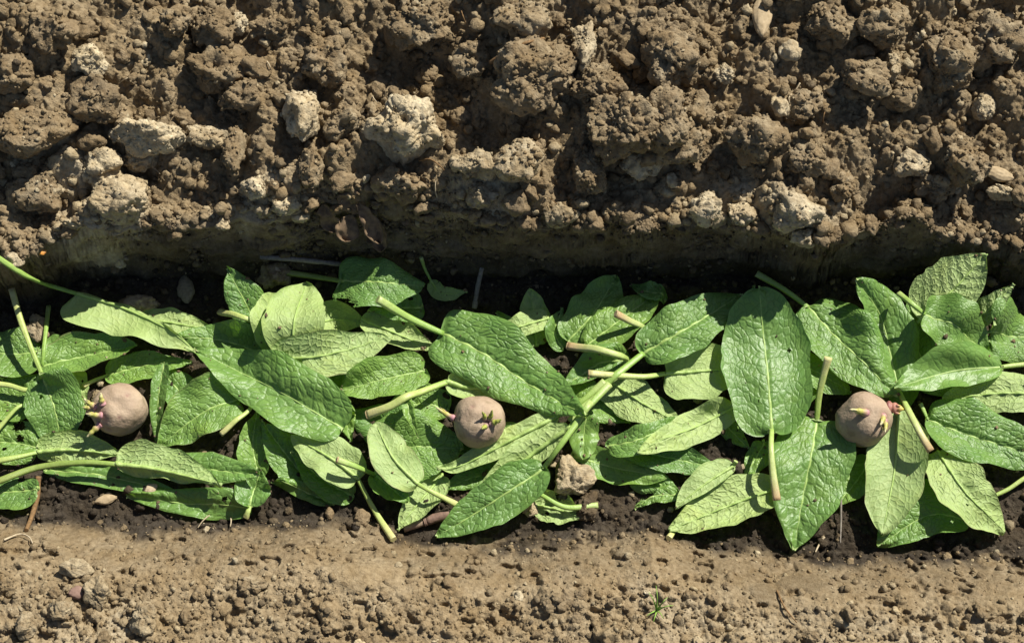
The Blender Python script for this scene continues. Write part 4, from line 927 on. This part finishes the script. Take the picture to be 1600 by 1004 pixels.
leaf('small folded light green leaf just below the stalk junction', U, [(916, 648, 1.2), (912, 680, 1.4), (911, 717, .9)], 23, 22, ab=(.35, .35), quilt=.3, tint=.8, holes=((.55, .1, 1.2),))
leaf('green twisted leaf lying left of the pale striped leaf', U, [(948, 697, 1.1), (1000, 685, 1.4), (1072, 650, 1.1)], 18, 26, ab=(.5, .7), tint=.4)
leaf('pale striped underside leaf running below the veined one', Dn, [(1148, 636, 1.2), (1085, 668, 1.4), (996, 706, 1.0)], 26, 24, ab=(.4, .5), quilt=1.1, tint=.8)
leaf('long quilted pale leaf below the middle potato', Dn, [(872, 650, 1.7), (795, 690, 1.7), (720, 728, 1.2), (683, 732, .9)], 19, 20, ab=(.4, .5), pet=[(905, 630, 2.0), (945, 596, 2.0)], pm='g', pr=6., quilt=1.3, tint=.6)
leaf('second quilted pale leaf with tip lying on the dark green one', Dn, [(892, 668, 1.9), (832, 708, 1.9), (778, 752, 1.5), (738, 783, 1.3)], 22, 26, ab=(.45, .5), pet=[(918, 636, 2.2), (952, 600, 2.2)], pm='g', pr=6.4, quilt=1.3, tint=.6)
leaf('dark green pointed leaf lying over the near edge at centre', U, [(850, 730, 1.6), (782, 778, 1.5), (682, 837, .9)], 36, 34, ab=(.45, .62), pet=[(872, 700, 1.8), (905, 655, 2.0), (930, 622, 2.1)], pm='g', pr=5.6, tint=.15, quilt=1.1)
leaf('broad leaf on the main bright stalk with its tip in wall shade', U, [(1003, 552, 1.8), (1070, 514, 2.0), (1158, 460, 1.9)], 42, 40, ab=(.4, .5), pet=[(970, 580, 2.2), (935, 610, 1.8), (903, 648, .9), (893, 660, .3)], pm='g', pr=8.0, tint=.25, quilt=1.2)
leaf('largest pointed leaf lying diagonally above the middle potato', U, [(690, 520, 1.9), (755, 552, 2.1), (835, 605, 2.0), (916, 654, 1.6)], 58, 54, ab=(.36, .72), pet=[(640, 497, 2.2), (590, 467, 2.5)], pm='g', pr=7.0, cup=(.32, .10), lobe=.45, tint=.3, quilt=1.3)
# right cluster
leaf('hidden leaf on a pale stalk at the lower right edge', U, [(1545, 778, .8), (1520, 770, .8), (1480, 765, .7)], 20, 20, pet=[(1575, 764, .9), (1604, 745, 1.0), (1650, 725, 1.0)], pm='y', pr=4.5)
leaf('small hidden leaf with pale stub at the near edge', U, [(1066, 808, .5), (1085, 795, .6), (1115, 785, .6)], 12, 12, pet=[(1055, 826, .4), (1045, 840, .3)], pm='y', pr=5)
leaf('lower leaf whose edge shows below the boat shaped right leaf', U, [(1515, 812, .8), (1450, 805, 1.0), (1371, 853, .6)], 30, 52, ab=(.45, .6), tint=.5)
leaf('pale pointed leaf with quilting at the lower middle right', Dn, [(1220, 762, 1.0), (1145, 788, 1.2), (1046, 828, .8)], 34, 40, ab=(.5, .6), quilt=1.4, tint=.9)
leaf('small pale folded leaf behind the quilted pointed one', Dn, [(1146, 728, .9), (1100, 757, 1.1), (1055, 793, .8)], 12, 26, ab=(.4, .55), tint=.3, pet=[(1150, 720, .7)], quilt=.6)
leaf('quilted underside leaf cut by the right edge', Dn, [(1640, 618, 1.2), (1560, 615, 1.5), (1467, 627, 1.1)], 30, 34, ab=(.4, .5), quilt=1.5, tint=.5)
leaf('light green leaf with pink turned edge at the lower right corner', Dn, [(1464, 706, 1.2), (1508, 768, 1.5), (1569, 831, 1.0)], 40, 42, ab=(.42, .5), rim=.8, tint=.7, quilt=1.1)
leaf('boat shaped leaf with white midrib below the right potato', Dn, [(1404, 640, 1.5), (1398, 730, 1.6), (1378, 834, 1.1)], 44, 46, ab=(.55, .5), cup=(.55, .25), rim=.6, tint=.2, quilt=.7)
leaf('dark folded leaf with glossy quilting at the right edge', U, [(1448, 655, 1.5), (1520, 682, 1.7), (1650, 722, 1.4)], 50, 44, ab=(.35, .6), cup=(.5, .12), tint=.3, quilt=1.3, pet=[(1438, 630, 1.5)])
leaf('tall leaf with curled margin right of the quilted tilted one', U, [(1404, 612, 1.4), (1390, 550, 2.0), (1374, 490, 2.5), (1338, 437, 5.2, 1)], 34, 46, ab=(.45, .5), cup=(.2, .35), tint=.3, pet=[(1424, 650, 1.6), (1440, 680, 1.5), (1454, 704, 1.3)], pm='p', pr=6)
leaf('flat mid green leaf in the centre of the right cluster', U, [(1445, 490, 1.8), (1490, 515, 2.0), (1543, 549, 1.6)], 42, 38, ab=(.35, .42), pet=[(1425, 474, 2.2), (1404, 458, 2.4)], pm='g', pr=5, quilt=.6, tint=.5)
leaf('quilted tilted leaf with dark stalk reaching the wall', U, [(1262, 478, 1.9), (1310, 530, 2.2), (1360, 580, 2.0), (1402, 618, 1.5)], 54, 48, ab=(.38, .5), pet=[(1225, 452, 2.4), (1182, 427, 2.8)], pm='g', pr=5.5, tint=.35, quilt=1.2)
leaf('narrow smooth leaf pointing left across the right cluster', U, [(1566, 572, 2.0), (1480, 582, 2.2), (1397, 606, 1.7)], 28, 36, ab=(.55, .65), pet=[(1590, 570, 2.0), (1640, 566, 2.0)], pm='y', pr=5, tint=.55, quilt=.5)
leaf('broad veined leaf pointing down beside the oval leaf stalk', U, [(1277, 655, 1.6), (1266, 720, 1.9), (1252, 790, 1.5), (1241, 858, .9)], 62, 58, ab=(.38, .62), pet=[(1281, 610, 1.9), (1294, 558, 1.8)], pm='y', pr=6, lobe=.35, tint=.3, quilt=1.1)
leaf('large oval matt leaf standing base down in the middle right', U, [(1206, 674, 2.0), (1201, 600, 2.6), (1194, 530, 3.0), (1186, 447, 3.3)], 68, 66, ab=(.44, .34), pet=[(1205, 700, 2.0), (1208, 740, 1.5), (1214, 781, 1.3)], pm='p', pr=6.2, lobe=.45, cup=(-.10, -.10), tint=.2, quilt=.9, wav=.04)
crumbs('leaf_crumbs', 1, np.ones_like(HEAP), .0006, .0024, 1.7, .35, M_CRUMB, .05, pts=np.vstack(DUST))
print('leaves', len(LEAVES))
